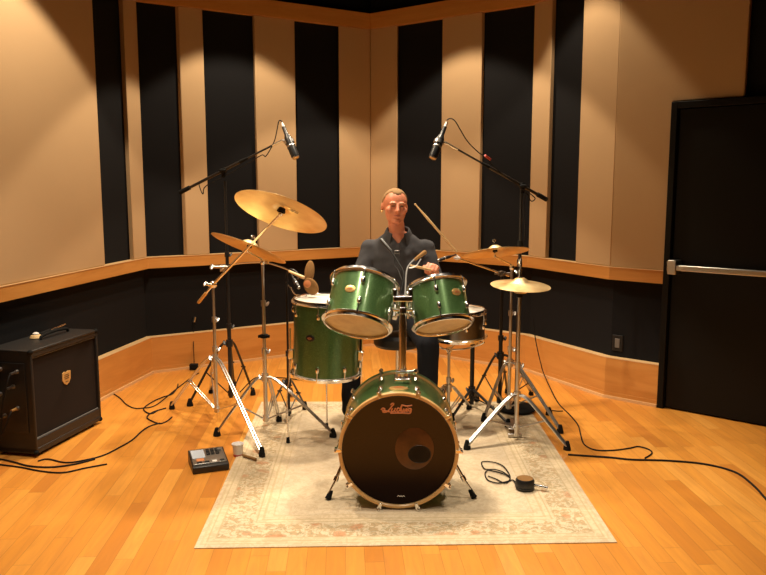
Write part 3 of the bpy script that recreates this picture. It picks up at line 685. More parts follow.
# clamp arm with mallets, on the left mic stand
c0 = at(224, 268, 5.4); c1 = at(296, 274, 4.8)
mb = MB(); mb.box(c0, (.05, .05, .045)); mb.cyl(c0+V((-.06, -.02, .01)), c0+V((.03, -.02, .01)), .010); wing(mb, c0+V((-.06, -.02, .01)), V((-1, 0, 0)), 1.4); wing(mb, c0+V((0, -.03, .0)), V((0, -1, 0)), 1.4); obj('side_clamp', mb, 'chrome2', sL, bevel=.004)
mb = MB(); mb.path([c0, at(236, 264, 5.36), at(262, 262.5, 5.15), at(278, 266, 4.98), at(291, 271, 4.86), c1], .0055, 8); obj('side_arm', mb, 'chrome', sL, label='curved chrome side arm')
g0, g1 = at(311, 283, 5.2), at(310, 255, 5.24)
ml = thing('felt_mallet', 'upright tan oval felt beater above the floor tom', 'mallet', at(309, 284, 4.76), 0, 'tan felt beaters')
A = frame(at(309.5, 272, 4.77), V((.09, .25, 1)), (1, 0, 0)); mb = MB(); mb.ell((0, 0, 0), (.031, .016, .074), A); obj('felt_pad', mb, 'tan', ml)
mb = MB(); mb.cap(at(289.5, 271.5, 4.79), at(303.5, 277.5, 4.76), .008, .011); obj('handle', mb, 'cream', ml)
ml = thing('felt_mallet', 'round tan felt beater touching the head of the floor tom', 'mallet', at(311, 295, 4.68), 0, 'tan felt beaters')
A = frame(at(311, 286.5, 4.70), V((-.55, -.2, 1)), (1, 0, 0)); mb = MB(); mb.ell((0, 0, 0), (.043, .026, .060), A); obj('felt_pad', mb, 'tan', ml)
mb = MB(); mb.lathe([(.022, .0), (.024, .004), (.014, .008), (0, .009)], frame(at(307.5, 284, 4.665), V((-.2, -1, .2))), 18); obj('knob', mb, 'copper', ml)
# floor tom microphone on slim black stand
pf = at(287.5, 330, 4.95)
st = stand('microphone_stand', 'slim black microphone stand standing behind the left side of the floor tom', 'microphone stand', (pf.x, 4.95), [fz(274, 408), fz(305, 412), fz(291, 398)], .30, [(.06, .5, .010), (.48, at(287, 282, 4.95).z, .0075)], m_='black', double=False, legr=.007)
zt = at(287.5, 282, 4.95)
obj('gooseneck', MB().path([zt, at(287, 274, 4.95), at(291, 269.5, 4.93), at(297, 273, 4.9), at(298, 279, 4.88)], .007, 10), 'black', st)
mb = MB(); mb.path([at(288, 285, 4.94), at(291, 288, 4.85), at(295, 294, 4.80), at(302, 295.5, 4.76), at(308, 296, 4.74)], .005, 8); obj('wire_loop', mb, 'chrome', st)
mic('tom_microphone', 'small dark microphone pointing at the floor tom head from the left', at(291.5, 275, 4.90), at(299, 288, 4.80), .013, False)

# right overhead
zR_ = at(521.5, 189, 5.25)
sR = thing('microphone_boom_stand', 'tall black microphone stand at the right on a round base, boom rising to the left', 'microphone stand', (zR_.x, 5.25, 0), 0, 'overhead microphone stands')
bx, by = zR_.x, 5.25
mb = MB(); mb.lathe([(0, .001), (.125, .001), (.135, .006), (.135, .018), (.12, .03), (.03, .05), (0, .05)], Matrix.Translation((bx, by, ZR)), 48); obj('round_base', mb, 'rubber', sR)
for z0, z1, r in ((.05, .8, .0145), (.78, 1.2, .0125), (1.18, zR_.z, .0095)): obj('tube', MB().cyl((bx, by, z0), (bx, by, z1), r, n=18), 'black', sR)
for z, r in ((.77, .02), (1.17, .018)): obj('collar', MB().cyl((bx, by, z), (bx, by, z+.048), r), 'rubber', sR)
mb = MB(); q = at(520.5, 262, 5.25); mb.cyl((bx, by, q.z-.03), (bx, by, q.z+.02), .020); wing(mb, V((bx, by-.015, q.z)), V((-.5, -1, 0)), 1.3); obj('chrome_collar', mb, 'chrome', sR)
e0 = at(546.5, 199.5, 5.35); e1 = at(447, 143.5, 4.95); jR = e0.lerp(e1, (546-520.5)/(546-447)); boom(sR, jR, e0, e1)
mic('condenser_microphone', 'black pencil microphone hanging from the right boom', at(445, 127, 4.95), at(432.5, 158.5, 4.88), .028, 'w', group='overhead microphones')
mb = MB(); mb.cyl(at(447.5, 144, 4.95), at(441, 141, 4.93), .009); mb.lathe([(.030, -.01), (.034, -.01), (.034, .012), (.030, .012)], frame(at(439, 142, 4.915), at(432.5, 158.5, 4.88)-at(445, 127, 4.95)), 20, True); obj('shock_mount', mb, 'chrome2', sR)
solo('microphone_cable', MB().path([at(446.5, 120.5, 4.95), at(450, 118.5, 4.95), at(455, 121, 4.95), at(461, 131, 4.95), at(468, 142, 4.98), at(478, 152, 5.03), at(486, 158, 5.06), at(500, 172, 5.14), at(516, 184, 5.2), at(526, 192, 5.22), at(531, 201, 5.22), at(535, 198, 5.22), at(526, 193, 5.22), at(524, 210, 5.22), at(525, 232, 5.21), at(524, 240, 5.22)], .0035), 'cable', 'thin black cable arcing off the right microphone and along its boom', 'cable', at(446, 121, 4.95))
solo('cable_tie', MB().cyl(at(485, 155.5, 5.05), at(490, 159.5, 5.08), .009), 'red', 'small red tie on the right microphone boom', 'cable tie', at(487, 158, 5.07))

# close microphone boom stand right (black pole)
pM = at(501, 330, 5.22)
sM = stand('microphone_stand', 'black low microphone stand right of the snare with short chrome boom', 'microphone stand', (pM.x, 5.22), [fz(473, 403), fz(549, 418, 0), fz(507, 396)], .42, [(.07, .55, .0145), (.53, at(501, 276, 5.22).z, .011)], m_='black', double=False, legr=.009)
e0 = at(509, 276, 5.28); e1 = at(457, 258, 4.9)
mb = MB(); mb.cyl(e0, e1, .0065); obj('boom_arm', mb, 'chrome', sM)
j = e0.lerp(e1, .15); mb = MB(); mb.cyl(j-V((0, .03, 0)), j+V((0, .03, 0)), .018); mb.box(j, (.05, .035, .03)); mb.cyl(j-V((.05, 0, 0)), j+V((.07, 0, .0)), .008); wing(mb, j-V((0, .03, 0)), V((0, -1, 0)), 1.3); obj('boom_clutch', mb, 'dchrome', sM, bevel=.003)
mb = MB(); mb.ell(e1, (.022, .016, .013)); mb.cyl(e1, e1+V((.0, 0, .02)), .007); obj('mic_clip', mb, 'white', sM, label='pale clip at the end of the boom')
mic('hi_hat_microphone', 'short black microphone at the tip of the low chrome boom, beside the man\'s hand', at(456, 254.5, 4.9), at(438, 260.5, 4.84), .011, False)
# low black stand behind snare
pK = at(472, 380, 5.33); bx, by = pK.x, 5.33
sK = stand('microphone_stand', 'short plain black stand behind the snare drum with flat spread legs', 'microphone stand', (bx, by), [fz(452, 424), fz(508, 430), fz(477, 404)], .14, [(.03, .50, .016), (.48, at(472, 312, 5.33).z, .011)], m_='black', double=False, legr=.010)

# tom microphones over the kit
o = at(404, 297, 4.02)
t = thing('gooseneck_microphone', 'grey gooseneck microphone with golden tip in front of the man\'s chest', 'microphone', (hx, hy+.03, ztop+.05))
pts = [V((hx, hy+.028, ztop+.02)), at(405, 296, 3.95), at(406.5, 272, 4.06), at(410, 264, 4.12), at(415, 259, 4.15)]
obj('gooseneck', MB().path(pts, .0045, 10), 'grey', t)
obj('tip', MB().cap(at(415, 259.5, 4.15), at(424.5, 252.5, 4.2), .008, .013), 'tan', t, label='golden tan tip')
obj('yoke', MB().path([at(409, 268, 4.1), at(416, 266, 4.12), at(421, 259, 4.15)], .004, 6), 'chrome2', t)
t = thing('gooseneck_microphone', 'thin black gooseneck microphone leaning up-left across the man\'s shirt', 'microphone', (hx-.02, hy+.045, ztop+.03))
obj('gooseneck', MB().path([V((hx-.018, hy+.028, ztop+.02)), at(400, 296, 3.98), at(404, 275, 4.1), at(398, 262, 4.2), at(390, 250, 4.3)], .0045, 8), 'rubber', t)
obj('capsule', MB().cap(at(391, 251, 4.3), at(381.5, 240, 4.36), .009, .011), 'black', t)
obj('clip', MB().box(at(397, 252, 4.3), (.03, .02, .02)), 'dchrome', t, bevel=.003)
obj('cable_drop', MB().path([at(396, 252, 4.3), at(394.5, 265, 4.27), at(398, 270, 4.22), at(402, 280, 4.1)], .003, 6), 'cable', t)

# ------------------------------------------------------------ drummer
def remesh(o, vox, smooth=2, disp=None):
    md = o.modifiers.new('r', 'REMESH'); md.mode = 'VOXEL'; md.voxel_size = vox; md.use_smooth_shade = True
    sm = o.modifiers.new('s', 'SMOOTH'); sm.iterations = smooth; sm.factor = .6
    dg = bpy.context.evaluated_depsgraph_get(); dg.update()
    me = bpy.data.meshes.new_from_object(o.evaluated_get(dg)); o.modifiers.clear()
    mt = o.data.materials[0]; o.data = me
    me.materials.clear(); me.materials.append(mt)
    if disp:
        me.update()
        nn = [v.normal.copy() for v in me.vertices]
        for v, n_ in zip(me.vertices, nn): v.co += n_*disp(v.co)
    for p in me.polygons: p.use_smooth = True
    return o
PX, PY = .10, 5.10
man = thing('person', 'man in a dark grey polo shirt seated behind the drums, face turned slightly sideways', 'person', (PX, PY, 0))
SHL, SHR = V((.285, 5.10, 1.175)), V((-.085, 5.10, 1.175))      # picture right, picture left
ELL, ELR = V((.362, 5.02, .93)), V((-.172, 5.0, .93))
HAL = at(433.5, 266.5, 4.68); HAR = V((-.03, 4.66, .875))
HIL, HIR = V((.195, 5.12, .72)), V((.005, 5.14, .72))
KNL, KNR = V((.285, 4.72, .60)), V((-.205, 4.98, .63))
ANL, ANR = V((.285, 4.74, .11)), V((-.215, 4.93, .12))
HC = at(395, 206.5, 5.0)
HM = Matrix.Translation(HC) @ Matrix.Rotation(math.radians(10), 4, 'Z') @ Matrix.Rotation(math.radians(3), 4, 'Y')  # local -y = face
def limb(mb, p, q, r0, r1): mb.cap(p, q, r0, r1, 18)
def torso(mb, g=0.):
    mb.loft([((PX, 5.10, .64), .13+g, .09+g), ((PX, 5.10, .70), .165+g, .115+g), ((PX, 5.10, .80), .160+g, .118+g), ((PX, 5.09, .92), .150+g, .112+g), ((PX, 5.08, 1.05), .165+g, .115+g),
             ((PX, 5.09, 1.14), .182+g, .110+g), ((PX, 5.09, 1.195), .172+g, .095+g), ((PX, 5.09, 1.235), .138+g, .078+g), ((PX, 5.08, 1.265), .095+g, .066+g), ((PX, 5.07, 1.29), .062+g, .054+g)], None, 32)
b = MB(); torso(b)
b.cap((PX, 5.085, 1.24), HC+V((0, .035, -.05)), .056, .051, 20)
for S, E_, Hn in ((SHL, ELL, HAL), (SHR, ELR, HAR)):
    b.ell(S, (.058, .056, .058)); limb(b, S, E_, .047, .038); w = Hn+(E_-Hn).normalized()*.055; limb(b, E_, w, .037, .026)
for Hp, K, An in ((HIL, KNL, ANL), (HIR, KNR, ANR)): limb(b, Hp, K, .082, .058); limb(b, K, An, .056, .036); limb(b, An, An+V((0, -.14, -.055)), .034, .026)
# head
b.ell((0, .012, .025), (.079, .094, .090), HM, 28, 18)
b.ell((0, -.028, -.032), (.069, .062, .078), HM, 24, 16)
b.ell((0, -.060, -.093), (.034, .028, .024), HM)
b.ell((0, -.033, -.070), (.060, .047, .042), HM)
for s in (-1, 1):
    b.ell((s*.028, -.078, .020), (.028, .012, .010), HM); b.ell((s*.044, -.062, -.022), (.027, .026, .024), HM); b.ell((s*.029, -.074, .003), (.020, .012, .010), HM)
    b.ell((s*.085, .010, -.008), (.009, .020, .032), HM @ Matrix.Rotation(s*.25, 4, 'Z'))
b.cap(HM @ V((0, -.084, .012)), HM @ V((0, -.106, -.026)), .008, .0125, 12)
for s in (-1, 1): b.ell((s*.011, -.096, -.030), (.009, .011, .008), HM)
b.ell((0, -.086, -.052), (.024, .010, .007), HM); b.ell((0, -.084, -.063), (.020, .010, .007), HM)
# hands : fist gripping
def hand(mb, c_, arm, side, n):
    """c_ palm centre, arm = direction from wrist to knuckles, side = towards the thumb, n = back of the hand"""
    arm = arm.normalized(); side = (side-arm*side.dot(arm)).normalized(); n = side.cross(arm)*(1 if side.cross(arm).dot(n) > 0 else -1)
    A = Matrix((side, arm, n)).transposed().to_4x4(); A = Matrix.Translation(c_) @ A
    mb.ell((0, 0, 0), (.041, .048, .017), A); mb.ell((.012, -.02, -.006), (.028, .035, .017), A); mb.ell((0, -.045, 0), (.028, .03, .02), A)
    for k, (sx, l0, r) in enumerate(((.031, .044, .0088), (.0105, .048, .0092), (-.0105, .045, .0088), (-.031, .036, .0078))):
        ang = 0.35+.06*k; p = V((sx, .036, .003)); pts = [p]
        for ll, da in ((l0*.9, .75), (l0*.62, 1.35), (l0*.5, .8)):
            ang += da*.92; p = p+V((0, math.cos(ang)*ll, -math.sin(ang)*ll)); pts.append(p)
        for q in range(3): mb.cap(A @ pts[q], A @ pts[q+1], r*(1-.06*q), r*(.94-.06*q), 12)
    th_ = [V((.034, -.022, -.006)), V((.054, .008, -.020)), V((.044, .036, -.034)), V((.028, .050, -.040))]
    for q in range(3): mb.cap(A @ th_[q], A @ th_[q+1], .0125-.0015*q, .011-.0015*q, 12)
    return A
AL = hand(b, HAL, V((-.15, -.85, .25)), V((-1, .05, .35)), V((.1, -.45, 1)))
AR = hand(b, HAR, V((.2, -.9, -.2)), V((1, .1, 0)), V((0, -.2, 1)))
body = remesh(obj('body', b, 'skin', man), .0052, 2)
# clothes
sh = MB(); torso(sh, .014)
for S, E_, Hn in ((SHL, ELL, HAL), (SHR, ELR, HAR)):
    sh.ell(S, (.070, .068, .066)); sh.cap(S, S.lerp(E_, .96), .064, .055, 18); sh.cap(E_, E_.lerp(Hn, .45), .054, .045, 18)
shirt = remesh(obj('shirt', sh, 'shirt', man, label='dark grey polo shirt'), .011, 3, lambda c_: .006*noise.noise(V((c_.x*9, c_.y*9, c_.z*14)))+.004*noise.noise(c_*26))
bmm = __import__('bmesh').new(); bmm.from_mesh(shirt.data); rmv = []
for f_ in bmm.faces:
    c_ = f_.calc_center_median() + V((PX, PY, 0))
    if c_.y < 5.07 and c_.z > 1.215+abs(c_.x-PX)*1.35: rmv.append(f_)
__import__('bmesh').ops.delete(bmm, geom=rmv, context='FACES')
for v_ in bmm.verts:
    if v_.is_boundary:
        v_.co.x = math.copysign(max(0, (v_.co.z-1.212)/1.35), v_.co.x)
bmm.to_mesh(shirt.data); bmm.free()
# collar, placket
nb = V((PX, 5.06, 1.282)); NK = frame(nb, V((0, -.30, 1)), (1, 0, 0))
mb = MB(); ring = []
for q in range(33):
    a = math.radians(-60-(-0)+q/32*300) ; a = math.radians(-72)+q/32*math.radians(324)
    ring.append(a)
vs = []; fs = []
for q, a in enumerate(ring):
    a2 = a
    fr_ = abs(q-16)/16
    # angle 0 = right ; -90 = front
    th_a = math.radians(-90)+math.radians(30)+q/32*math.radians(300)
    ca, sa = math.cos(th_a), math.sin(th_a)
    drop = .018*max(0, -sa)
    r_in, r_out = .064+.012*fr_**3, .094+.022*fr_**4
    for rr, zz in ((r_in, .028-drop), (r_in+.006, .036-drop), (r_in+.012, .032-drop), (r_out, -.008-drop*1.6-.030*fr_**5), (r_out-.004, -.013-drop*1.6-.030*fr_**5), (r_in+.004, .014-drop)):
        vs.append((rr*ca, rr*sa*.88, zz))
for q in range(32):
    for w in range(6): fs.append((q*6+w, q*6+(w+1) % 6, (q+1)*6+(w+1) % 6, (q+1)*6+w))
fs += [tuple(range(6))[::-1], tuple(32*6+w for w in range(6))]
mb.add(vs, fs, NK); cl = obj('collar', mb, 'shirt', man)
mb = MB(); mb.path([(PX+.003, 4.966, 1.222), (PX+.003, 4.960, 1.205), (PX+.002, 4.952, 1.17), (PX, 4.95, 1.12)], .006, 6); obj('placket', mb, 'shirt', man)
tr = MB(); tr.loft([((PX, 5.12, .625), .13, .10), ((PX, 5.11, .70), .178, .130), ((PX, 5.10, .79), .172, .130), ((PX, 5.10, .82), .165, .122)], None, 28)
for Hp, K, An in ((HIL, KNL, ANL), (HIR, KNR, ANR)): tr.cap(Hp, K, .094, .074, 18); tr.cap(K, An+V((0, 0, .0)), .073, .062, 18)
remesh(obj('trousers', tr, 'jeans', man), .012, 3, lambda c_: .006*noise.noise(c_*12))
for An in (ANL, ANR):
    q = MB(); q.ell(An+V((0, -.10, -.055)), (.045, .125, .040)); q.ell(An+V((0, .0, -.05)), (.040, .055, .05)); q.box(An+V((0, -.08, -.085)), (.082, .25, .02)); q.ell(An+V((0, -.16, -.07)), (.046, .065, .030))
    remesh(obj('shoe', q, 'rubber', man), .008, 2)
hr = MB(); A = HM; vs = []; nu, nv = 64, 44
def sst(a, b_, x): t = max(0, min(1, (x-a)/(b_-a))); return t*t*(3-2*t)
for j in range(nv+1):
    ph = PI*j/nv
    for i in range(nu):
        th_ = 2*PI*i/nu; d_ = V((math.sin(ph)*math.cos(th_), math.sin(ph)*math.sin(th_), math.cos(ph)))
        line = .60-.62*sst(-.55, .0, d_.y)-.55*sst(.0, .5, d_.y)+.10*noise.noise(d_*4)+(.10 if abs(d_.x) > .35 and d_.y < -.3 else 0)
        k_ = sst(line-.05, line+.10, d_.z); sc2 = .93+.125*k_+.012*noise.noise(d_*14)*k_
        vs.append((d_.x*.079*sc2, .012+d_.y*.094*sc2, .025+d_.z*.090*sc2))
fs = [(j*nu+i, j*nu+(i+1) % nu, (j+1)*nu+(i+1) % nu, (j+1)*nu+i) for j in range(nv) for i in range(nu)]
hr.add(vs, fs, HM); hair = obj('hair', hr, 'hair', man, label='short thinning blond hair', smooth=60)
for s in (-1, 1):
    obj('eye', MB().ell((s*.029, -.0825, .0035), (.0125, .0065, .0034), HM), 'eye', man)
    obj('eyebrow', MB().ell((s*.029, -.0895, .020), (.019, .0045, .0034), HM @ Matrix.Rotation(-s*.12, 4, 'Y')), 'hair', man)
obj('mouth', MB().ell((0, -.0945, -.0575), (.025, .0042, .0030), HM), 'lip', man)
obj('earring', MB().ell((-.086, -.002, -.036), (.006, .006, .007), HM), 'gold', man, label='small bright earring')
# throne
tz = ZR
th = thing('drum_throne', 'black padded drum stool hidden beneath the seated man', 'stool', (PX, 5.14, 0))
mb = MB(); mb.lathe([(0, .50), (.15, .50), (.165, .52), (.165, .565), (.14, .585), (0, .588)], Matrix.Translation((PX, 5.14, 0)), 40); obj('seat', mb, 'tolex', th)
obj('post', MB().cyl((PX, 5.14, .12), (PX, 5.14, .5), .016), 'chrome', th)
for a in (30, 150, 270):
    d_ = V((math.cos(math.radians(a)), math.sin(math.radians(a)), 0)); e = V((PX, 5.14, ZR+.01))+d_*.24
    lg = obj('leg', MB().path([V((PX, 5.14, .30)), V((PX, 5.14, .26))+d_*.08, e], .009, 8, sub=4), 'chrome', th); obj('rubber_foot', MB().cyl(e-V((0, 0, .009)), e+V((0, 0, .025)), .014), 'rubber', lg)
# sticks
def stick(label, a, b_, group='drumsticks'):
    a, b_ = V(a), V(b_); l = (b_-a).length; A = frame(a, b_-a)
    mb = MB(); mb.lathe([(0, 0), (.005, .001), (.0075, .006), (.0078, .02), (.0078, l*.72), (.0042, l*.955), (.004, l*.962), (.006, l*.975), (.0055, l*.992), (0, l)], A, 16)
    o_ = obj('drumstick', mb, 'cream', Mx=A); return tag(o_, label, 'drumstick', group)
G = AL @ V((0, .052, -.033)); sd = (AL.to_3x3() @ V((1, 0, 0))).normalized()
tipv = at(413.5, 266, 4.40)
dv = (tipv-G).normalized()
stick('pale wooden drumstick gripped in the man\'s hand at the right', G-dv*.10, G+dv*.30)
G2 = AR @ V((0, .052, -.033)); stick('pale wooden drumstick in the hand hidden behind the larger rack tom', G2-V((1, .25, .1)).normalized()*.16, G2+V((1, .25, .1)).normalized()*.22)
stick('pale wooden drumstick leaning upward beside the man\'s head, its foot at the right cymbal\'s edge', at(457, 252.5, 4.89), at(414.5, 203.5, 4.86))

# ------------------------------------------------------------ amplifier and things on it
a0 = gp(37, 458); a1 = gp(102, 423)
u = (a1-a0); fw = u.length; u.normalize(); nn_ = V((u.y, -u.x, 0)); nn_ = nn_ if nn_.x > 0 else -nn_
AH = .645; AD = .30
am = thing('guitar_amplifier', 'black speaker cabinet amplifier with an orange crest badge by the left wall', 'amplifier', (a0.x, a0.y, 0))
AM = Matrix((u, -nn_, V((0, 0, 1)))).transposed().to_4x4(); AM = Matrix.Translation(a0) @ AM     # x along face, y into the box, z up
mb = MB(); t_ = .018
mb.box((fw/2, AD/2+.0, AH-t_/2), (fw, AD, t_), AM); mb.box((fw/2, AD/2, .02+t_), (fw, AD, .035), AM)
mb.box((fw-t_/2, AD/2, AH/2+.01), (t_, AD, AH-.03), AM); mb.box((fw/2, AD-.01, AH/2), (fw, .02, AH-.04), AM)
mb.box((t_/2, AD/2, AH/2+.01), (t_, AD, AH-.03), AM)
mb.box((fw/2, .018, .075), (fw-.02, .03, .07), AM); mb.box((fw/2, .018, AH-.03), (fw-.02, .03, .03), AM)
obj('cabinet', mb, 'tolex', am, bevel=.006)
mb = MB(); mb.box((fw/2, .03, AH/2+.03), (fw-.036, .02, AH-.15), AM); obj('speaker_grille', mb, 'grille', am)
for z in (.112, AH-.05): obj('piping', MB().path([AM @ V(q) for q in ((.02, .012, z), (fw-.02, .012, z))], .003, 6, sub=1), 'grey', am)
cr = [(-.030, .035), (-.012, .040), (0, .034), (.012, .040), (.032, .035), (.030, -.010), (.018, -.030), (0, -.040), (-.018, -.030), (-.032, -.008)]
bp = AM.inverted() @ at(68, 378, 4.66); CM = AM @ Matrix.Translation((bp.x, .021, bp.z)) @ Matrix.Rotation(PI/2, 4, 'X')
mb = MB(); mb.prism([(x*1.35, y*1.1) for x, y in cr], -.002, .005, CM); bdg = obj('crest_badge', mb, 'crest', am, bevel=.001, label='orange crest badge')
mb = MB()
for yy, ww in ((.022, .022), (.010, .025), (-.002, .022), (-.022, .014)): mb.box((0, yy, .0055), (ww*2, .0035, .002), CM)
obj('badge_lines', mb, 'black', bdg)
for x in (.008, fw-.008):
    for z in (.030, AH-.010):
        obj('corner_protector', MB().ell((x, .008, z), (.017, .016, .016), AM, 12, 8), 'rubber', am)
for x in (.06, fw-.06):
    for y in (.05, AD-.05): obj('rubber_foot', MB().cyl(AM @ V((x, y, .0006)), AM @ V((x, y, .022)), .02), 'rubber', am)
# jack panel on the end facing the camera
mb = MB(); mb.box((-.004, AD/2, .36), (.008, AD-.08, .42), AM); jp = obj('jack_panel', mb, 'black', am, bevel=.002)
for y, z in ((.09, .52), (.20, .53), (.12, .43), (.21, .38), (.1, .3), (.19, .25)): obj('jack', MB().cyl(AM @ V((-.006, y, z)), AM @ V((-.022, y, z)), .014, .011), 'chrome2', jp)
mb = MB(); A = AM @ Matrix.Translation((fw/2+.1, AD/2, AH)); mb.path([A @ V(q) for q in ((-.14, 0, .001), (-.12, 0, .022), (0, 0, .030), (.12, 0, .022), (.14, 0, .001))], .010, 8); obj('carry_handle', mb, 'rubber', am)
# lead plugs hanging at the amp's end
k_ = 0
LB = ['upper black patch lead looping out of the amplifier end', 'middle black patch lead drooping from the amplifier end', 'lower black patch lead hanging to the floor at the amplifier end']
for (y0, z0, y1, z1), lab in zip(((.09, .52, .21, .38), (.20, .53, .10, .30), (.12, .43, .19, .25)), LB):
    t = thing('patch_lead', lab, 'cable', AM @ V((-.03, y0, z0)), 0, 'patch leads')
    s = AM @ V((-.025, y0, z0)); e = AM @ V((-.025, y1, z1))
    for q in (s, e): obj('plug', MB().cyl(q, q+u*-.04, .008), 'chrome2' if k_ != 1 else 'gold', t)
    mb = MB(); mb.path([s+u*-.04, AM @ V((-.10, y0, z0-.05)), AM @ V((-.11, (y0+y1)/2, z1-.12)), AM @ V((-.09, y1, z1-.03)), e+u*-.04], .0045, 8); obj('lead', mb, 'cable', t); k_ += 1
# things on the amp
zt_ = AH+.0006
q = gp(36, 336.5, zt_+.01); t = thing('desk_microphone_head', 'small pale round object lying on the amplifier top', 'microphone', (q.x, q.y, zt_), 0)
mb = MB(); mb.lathe([(0, 0), (.034, 0), (.038, .004), (.030, .018), (.012, .024), (0, .024)], Matrix.Translation((q.x, q.y, zt_)), 28); obj('dish', mb, 'cream', t)
mb = MB(); mb.ell((q.x, q.y, zt_+.026), (.020, .020, .012)); obj('cap', mb, 'white', t)
q0 = gp(41, 334, zt_+.012); q1 = gp(65, 324, zt_+.012)
t = thing('metal_rod', 'thin silver rod with a black grip lying along the amplifier top', 'rod', ((q0.x+q1.x)/2, (q0.y+q1.y)/2, zt_))
for qq in (q0, q1): qq.z = zt_+.012
obj('rod', MB().cyl(q0, q1, .006), 'chrome', t); obj('grip', MB().cap(q0, q0.lerp(q1, .35), .0115, .0115), 'rubber', t)

# ------------------------------------------------------------ small things on the floor
def box_frame(fl_, fr_):
    u = (fr_-fl_); w = u.length; u.normalize(); n_ = V((-u.y, u.x, 0)); return Matrix.Translation(fl_) @ Matrix((u, n_, V((0, 0, 1)))).transposed().to_4x4(), w
p0, p1 = gp(193, 475), gp(229.5, 470)
A, w = box_frame(p0, p1); dpt = .205
t = thing('drum_machine', 'small grey electronic box with buttons on the floor left of the rug', 'drum machine', p0)
mb = MB(); prof = [(0, .001), (0, .038), (.02, .046), (dpt, .075), (dpt, .001)]
Pm = A @ Matrix(((0, 0, 1, 0), (1, 0, 0, 0), (0, 1, 0, 0), (0, 0, 0, 1)))
mb.prism(prof, 0, w, Pm); obj('case', mb, 'black', t, bevel=.005)
def onTop(x, y, h=.001): return A @ V((x, y, .046+(y-.02)*(.029/(dpt-.02))+h))
ns = V((0, -(.029/(dpt-.02)), 1)).normalized()
def slab(x0, x1, y0, y1, h, m_, nm, par, bev=.001):
    xm, ym = (x0+x1)/2, (y0+y1)/2; al = math.atan(.029/(dpt-.02))
    X_ = Matrix.Translation(onTop(xm, ym, 0)) @ A.to_3x3().to_4x4() @ Matrix.Rotation(al, 4, 'X')
    return obj(nm, MB().box((0, 0, h/2), (x1-x0, y1-y0, h), X_), m_, par, bevel=bev)
slab(.008, w-.008, .025, dpt-.01, .002, 'chrome2', 'top_panel', t)
slab(.012, w*.42, .09, dpt-.02, .004, 'screen', 'display_panel', t)
slab(.03, w*.36, .055, .085, .004, 'copper', 'label_strip', t)
for i in range(3):
    for j in range(2): slab(w*.47+i*.026, w*.47+i*.026+.020, .115+j*.034, .115+j*.034+.027, .010, 'black', 'button', t, .002)
for i in range(4): slab(.03+i*.042, .03+i*.042+.026, .03, .048, .006, 'black' if i != 2 else 'white', 'pad', t, .002)
q = onTop(w-.032, .15, 0); obj('dial', MB().cyl(q, q+V((0, 0, .014)), .012), 'grey', t)
# cup and the brush beside it
q = gp(238, 456); t = thing('paper_cup', 'small white cup with a dark red base on the floor at the rug edge', 'cup', q)
mb = MB(); mb.lathe([(0, .014), (.026, .014), (.034, .072), (.0365, .074), (.0365, .078), (.034, .078), (.031, .074), (.024, .020), (0, .018)], Matrix.Translation(q), 32); obj('cup_wall', mb, 'white', t)
mb = MB(); mb.lathe([(0, .001), (.026, .001), (.027, .004), (.0272, .0145), (0, .0145)], Matrix.Translation(q), 32); obj('cup_base', mb, 'red', t, label='dark red base')
qa, qb = gp(243, 455.5, ZR+.008), gp(256, 459.5, ZR+.008); qa.z = qb.z = ZR+.009
solo('wooden_dowel', MB().cyl(qa, qb, .008), 'tan', 'short brown wooden dowel on the rug edge beside the white cup', 'dowel', qa)
# puck with cable
q = gp(525.5, 490, ZR); q.y += .02
t = thing('boundary_microphone', 'small round black microphone puck on the right side of the rug', 'microphone', q)
mb = MB(); mb.lathe([(0, .001), (.046, .001), (.050, .006), (.050, .012), (.047, .014), (.050, .017), (.050, .045), (.044, .056), (0, .060)], Matrix.Translation(q), 40); obj('body', mb, 'black', t)
mb = MB(); mb.lathe([(0, .061), (.034, .0605), (.042, .0575), (.040, .056), (0, .057)], Matrix.Translation(q), 32); obj('lid', mb, 'tan', t, label='brown lid')
j0, j1 = q+V((.045, -.005, .022)), q+V((.115, -.03, .014)); mb = MB(); mb.cyl(j0, j1, .008, .0105); obj('jack_plug', mb, 'chrome', t)
mb = MB()
pz = lambda px, py: gp(px, py, ZR+.004)
mb.path([q+V((-.045, 0, .02)), pz(513, 480), pz(505, 482), pz(497, 483), pz(488, 480), pz(485, 474), pz(488, 470.5), pz(497, 472), pz(506, 475), pz(510, 477), pz(508, 472), pz(503, 466), pz(495, 462.5), pz(485, 461.5), pz(481.5, 463), pz(485, 469), pz(495, 469.5), pz(503, 472), pz(510, 478), pz(505, 483), pz(496, 479), pz(488, 476)], .0035, 8); obj('cable', mb, 'cable', t)
def cable(label, pts, r=.004, z=None, loc=None, **k):
    P = [gp(x, y, r+.0008) if len(p_) == 2 else at(x, y, p_[2]) for p_ in pts for x, y in [p_[:2]]]
    return solo('cable', MB().path(P, r, 8), 'cable', label, 'cable', P[0], 'cables on the floor', **k)
Yw = 6.47
cable('thin black cable hanging down the right wood baseboard and snaking over the floor', [(533, 318, 6.30), (535, 336, 6.28), (538, 352, 6.22), (541, 364, 6.17), (544, 374, 6.12), (557, 401), (570, 415), (578, 425), (581, 436), (584, 444), (592, 449), (602, 450.5), (616, 450), (630, 448), (638, 446.5), (648, 449), (652, 453), (645, 458)], .0042)
cable('thick black cable leaving the hi-hat foot and curving out at the right edge', [(568, 454.5), (590, 456), (612, 457.5), (632, 459.5), (667, 460.5), (705, 464), (735, 472), (753, 485), (766, 499), (785, 520)], .0055)
cable('short black cable joining the stands and the hanging cable at the right', [(549, 412), (552, 410.5), (557, 411), (563, 411)], .0035)
cable('black cable running left from the left stand feet towards the amplifier', [(178, 384), (177, 388), (172, 394), (163, 397), (152, 402), (144, 408), (146, 412), (152, 413.5), (158, 410)], .0045)
